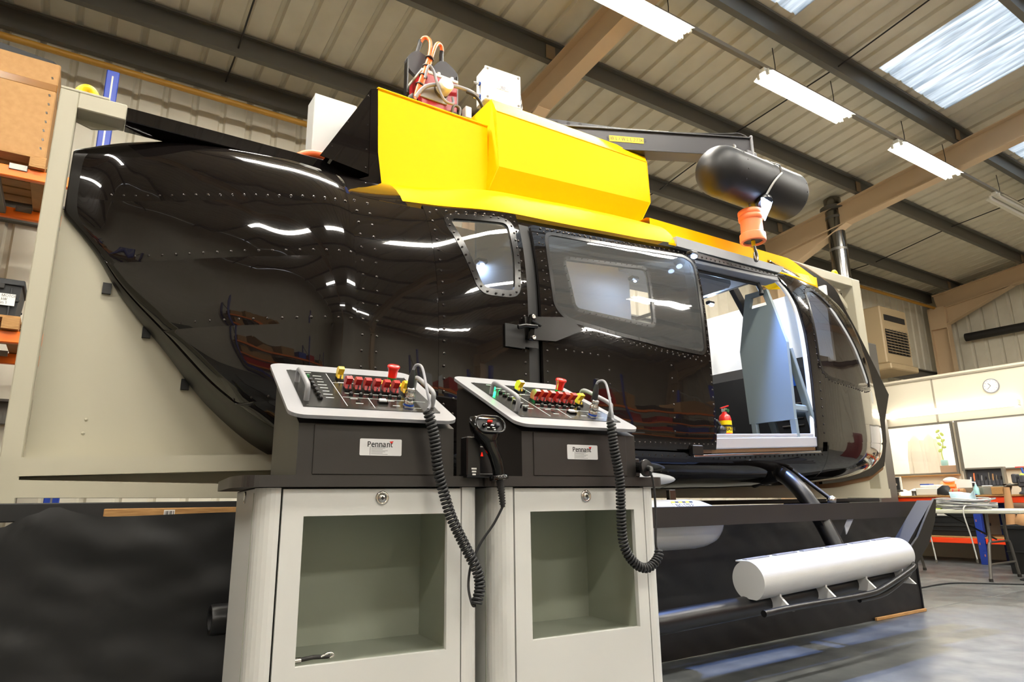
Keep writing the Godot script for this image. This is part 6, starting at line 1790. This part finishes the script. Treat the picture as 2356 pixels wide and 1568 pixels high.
func folding_table() -> void:
	var o := thing("folding_table", "pale folding table with tube legs in front of the bench", "table")
	part(o, "table_top", nb().box(V(8.78, 0.728, -4.0), V(0.75, 0.045, 1.82), 0.01), "table_top")
	for z in [-3.48, -4.5]:
		for s in [-1.0, 1.0]:
			part(o, "leg", nb().tube(smooth([V(8.78 + s * 0.20, 0.705, z), V(8.78 + s * 0.22, 0.42, z), V(8.78 + s * 0.27, 0.36, z), V(8.78 + s * 0.36, 0.02, z)], 3), 0.017, 8), "table_leg")
			part(o, "foot", nb().tube([V(8.78 + s * 0.36, 0.0, z), V(8.78 + s * 0.36, 0.03, z)], 0.022, 8), "rod")
		part(o, "leg_rail", nb().tube([V(8.55, 0.40, z), V(9.01, 0.40, z)], 0.012, 8), "table_leg")
		part(o, "leg_rail", nb().tube([V(8.46, 0.17, z), V(9.10, 0.17, z)], 0.012, 8), "table_leg")
	part(o, "brace", nb().tube([V(8.78, 0.42, -3.5), V(8.78, 0.70, -4.0)], 0.01, 8), "rod")
	# coil of grey cable
	var c := thing("cable_coil", "big loose coil of grey cable on the folding table", "cable", V(8.62, 0.751, -3.72))
	var rng := RandomNumberGenerator.new()
	rng.seed = 4
	for k in 14:
		var pts := []
		var rx := rng.randf_range(0.13, 0.22)
		var rz := rng.randf_range(0.22, 0.33)
		var h := 0.008 + 0.008 * k
		var oz := rng.randf_range(-0.04, 0.04)
		for s in 21:
			var t := TAU * s / 20.0
			pts.append(V(cos(t) * rx, maxf(0.006, h + 0.012 * sin(2 * t + k)), oz + sin(t) * rz))
		part(c, "cable_turn", nb().tube(pts, 0.0075, 6, false), "cable_white" if k % 3 else "cable_grey")
	for a in [[-0.30, 0.55], [0.12, 0.52]]:
		var pts := smooth([V(-0.12, 0.03, a[0] * 0.9), V(-0.25, 0.03, a[0]), V(-0.29, -0.06, a[0]), V(-0.28, -0.28, a[0] + 0.03), V(-0.27, -a[1], a[0] + 0.05)], 5)
		var e := part(c, "hanging_end", nb().tube(pts, 0.007, 6), "cable_white")
		part(e, "plug", nb().box(V(-0.27, -a[1] - 0.02, a[0] + 0.05), V(0.02, 0.04, 0.02), 0.003), "dull_steel")
	var bc := solo("blue_cloth", loft([V(8.56, 0.86, -3.80), V(8.56, 0.875, -3.72), V(8.58, 0.88, -3.62), V(8.58, 0.885, -3.56)], [0.012, 0.012, 0.012, 0.012], [0.09, 0.10, 0.10, 0.08], 10), "paper_blue", "pale blue folded cloth lying on the cable coil", "cloth")
	solo("lime_strip", nb().box(V(8.46, 0.757, -4.05), V(0.07, 0.012, 0.32), 0.003, turned(Vector3.UP, 8)), "lime", "yellow-green strip on the folding table left of the coil", "strip")
	solo("table_papers", nb().box(V(8.5, 0.755, -4.55), V(0.3, 0.008, 0.35), 0.001, turned(Vector3.UP, 12)), "paper", "white papers at the far end of the folding table", "paper")
	solo("floor_cable", nb().tube(smooth([V(5.95, 0.008, -3.7), V(7.2, 0.008, -3.66), V(7.65, 0.008, -3.68), V(8.0, 0.008, -3.62), V(8.25, 0.008, -3.30), V(8.45, 0.008, -3.12), V(8.75, 0.008, -3.16), V(8.80, 0.008, -3.35), V(9.2, 0.008, -3.28), V(10.0, 0.008, -3.0)], 8), 0.008, 8), "bin_black", "dark cable trailing over the floor beneath the folding table", "cable")

# ---------------------------------------------------------------- what the glossy side mirrors, behind the camera
func store_rack(label: String, at: Vector3, turn: float, bays: int, group: String) -> void:
	var r := thing("storage_rack", label, "rack", at, turn, "racks mirrored in the black side")
	for i in bays + 1: rack_upright(r, 2.7 * i, 0.0, -0.9, 3.6)
	var levels := [0.5, 1.2, 1.9, 2.6]
	for i in bays:
		for y in levels:
			part(r, "beam", nb().box(V(1.35 + 2.7 * i, y, 0.0), V(2.6, 0.10, 0.05), 0.006), "rack_orange")
			part(r, "shelf", nb().box(V(1.35 + 2.7 * i, y + 0.06, -0.45), V(2.6, 0.02, 0.9)), "pine")
	var rng := RandomNumberGenerator.new()
	rng.seed = 9 + bays
	var k := 0
	var nth := ["first", "second", "third", "fourth"]
	for i in bays:
		for l in 4:
			for j in 3:
				var w := rng.randf_range(0.4, 0.75)
				var h := rng.randf_range(0.2, 0.5)
				var m: String = ["cardboard", "bin_black", "box_white", "cardboard", "blue_plastic", "red_plastic"][rng.randi() % 6]
				var what: String = {"cardboard": "brown", "bin_black": "black", "box_white": "white", "blue_plastic": "blue", "red_plastic": "red"}[m]
				var o := solo("stored_carton", nb().box(V(0, h / 2, 0), V(w, h, 0.6), 0.006), m, "%s carton, %s in the %s bay, %s shelf up, of the %s" % [what, nth[j], nth[i], nth[l], group], "carton", "cartons on the " + group)
				o.transform = r.transform * Transform3D(Basis(), V(0.5 + 2.7 * i + 0.85 * j, levels[l] + 0.07, -0.45))
				k += 1

func behind() -> void:
	store_rack("long orange and blue rack by the front wall, mirrored in the black side", V(15.6, 0, 5.0), 180.0, 4, "front wall rack")
	store_rack("orange and blue rack by the left wall, mirrored in the tail", V(-5.3, 0, 4.6), 90.0, 2, "left wall rack")
	var l := thing("step_ladder", "yellow step ladder mirrored in the fuselage side", "ladder", V(1.9, 0, 4.2), 15.0)
	for s in [-0.22, 0.22]:
		part(l, "stile", nb().bar(V(s, 0, 0.45), V(s * 0.7, 1.9, 0.05), 0.03, 0.06, 0.004), "yellow_plastic")
		part(l, "rear_stile", nb().bar(V(s, 0, -0.45), V(s * 0.7, 1.85, -0.03), 0.03, 0.04, 0.004), "yellow_plastic")
	for i in 6: part(l, "tread", nb().box(V(0, 0.28 + 0.27 * i, 0.40 - 0.057 * i), V(0.42 - 0.02 * i, 0.025, 0.08), 0.004), "alu")
	part(l, "top_cap", nb().box(V(0, 1.91, 0.0), V(0.36, 0.04, 0.2), 0.008), "blue_plastic")
	var k := thing("tool_cabinet", "tall maroon tool cabinet mirrored in the nose", "cabinet", V(11.6, 0, -1.9), -90.0)
	part(k, "body", nb().box(V(0, 0.9, 0), V(1.0, 1.8, 0.5), 0.01), "maroon")
	for s in [-1.0, 1.0]:
		var dr := part(k, "door", nb().box(V(s * 0.25, 0.92, 0.255), V(0.48, 1.68, 0.02), 0.004), "maroon")
		part(dr, "handle", nb().box(V(s * 0.05, 0.95, 0.275), V(0.02, 0.16, 0.02), 0.004), "chrome")

func _ready() -> void:
	wavy.seed = 17
	wavy.frequency = 1.1
	wavy.fractal_octaves = 3
	view_and_light()
	materials()
	hall()
	lamps()
	trainer()
	hoist()
	consoles()
	base_cover()
	left_rack()
	office()
	bench()
	folding_table()
	behind()
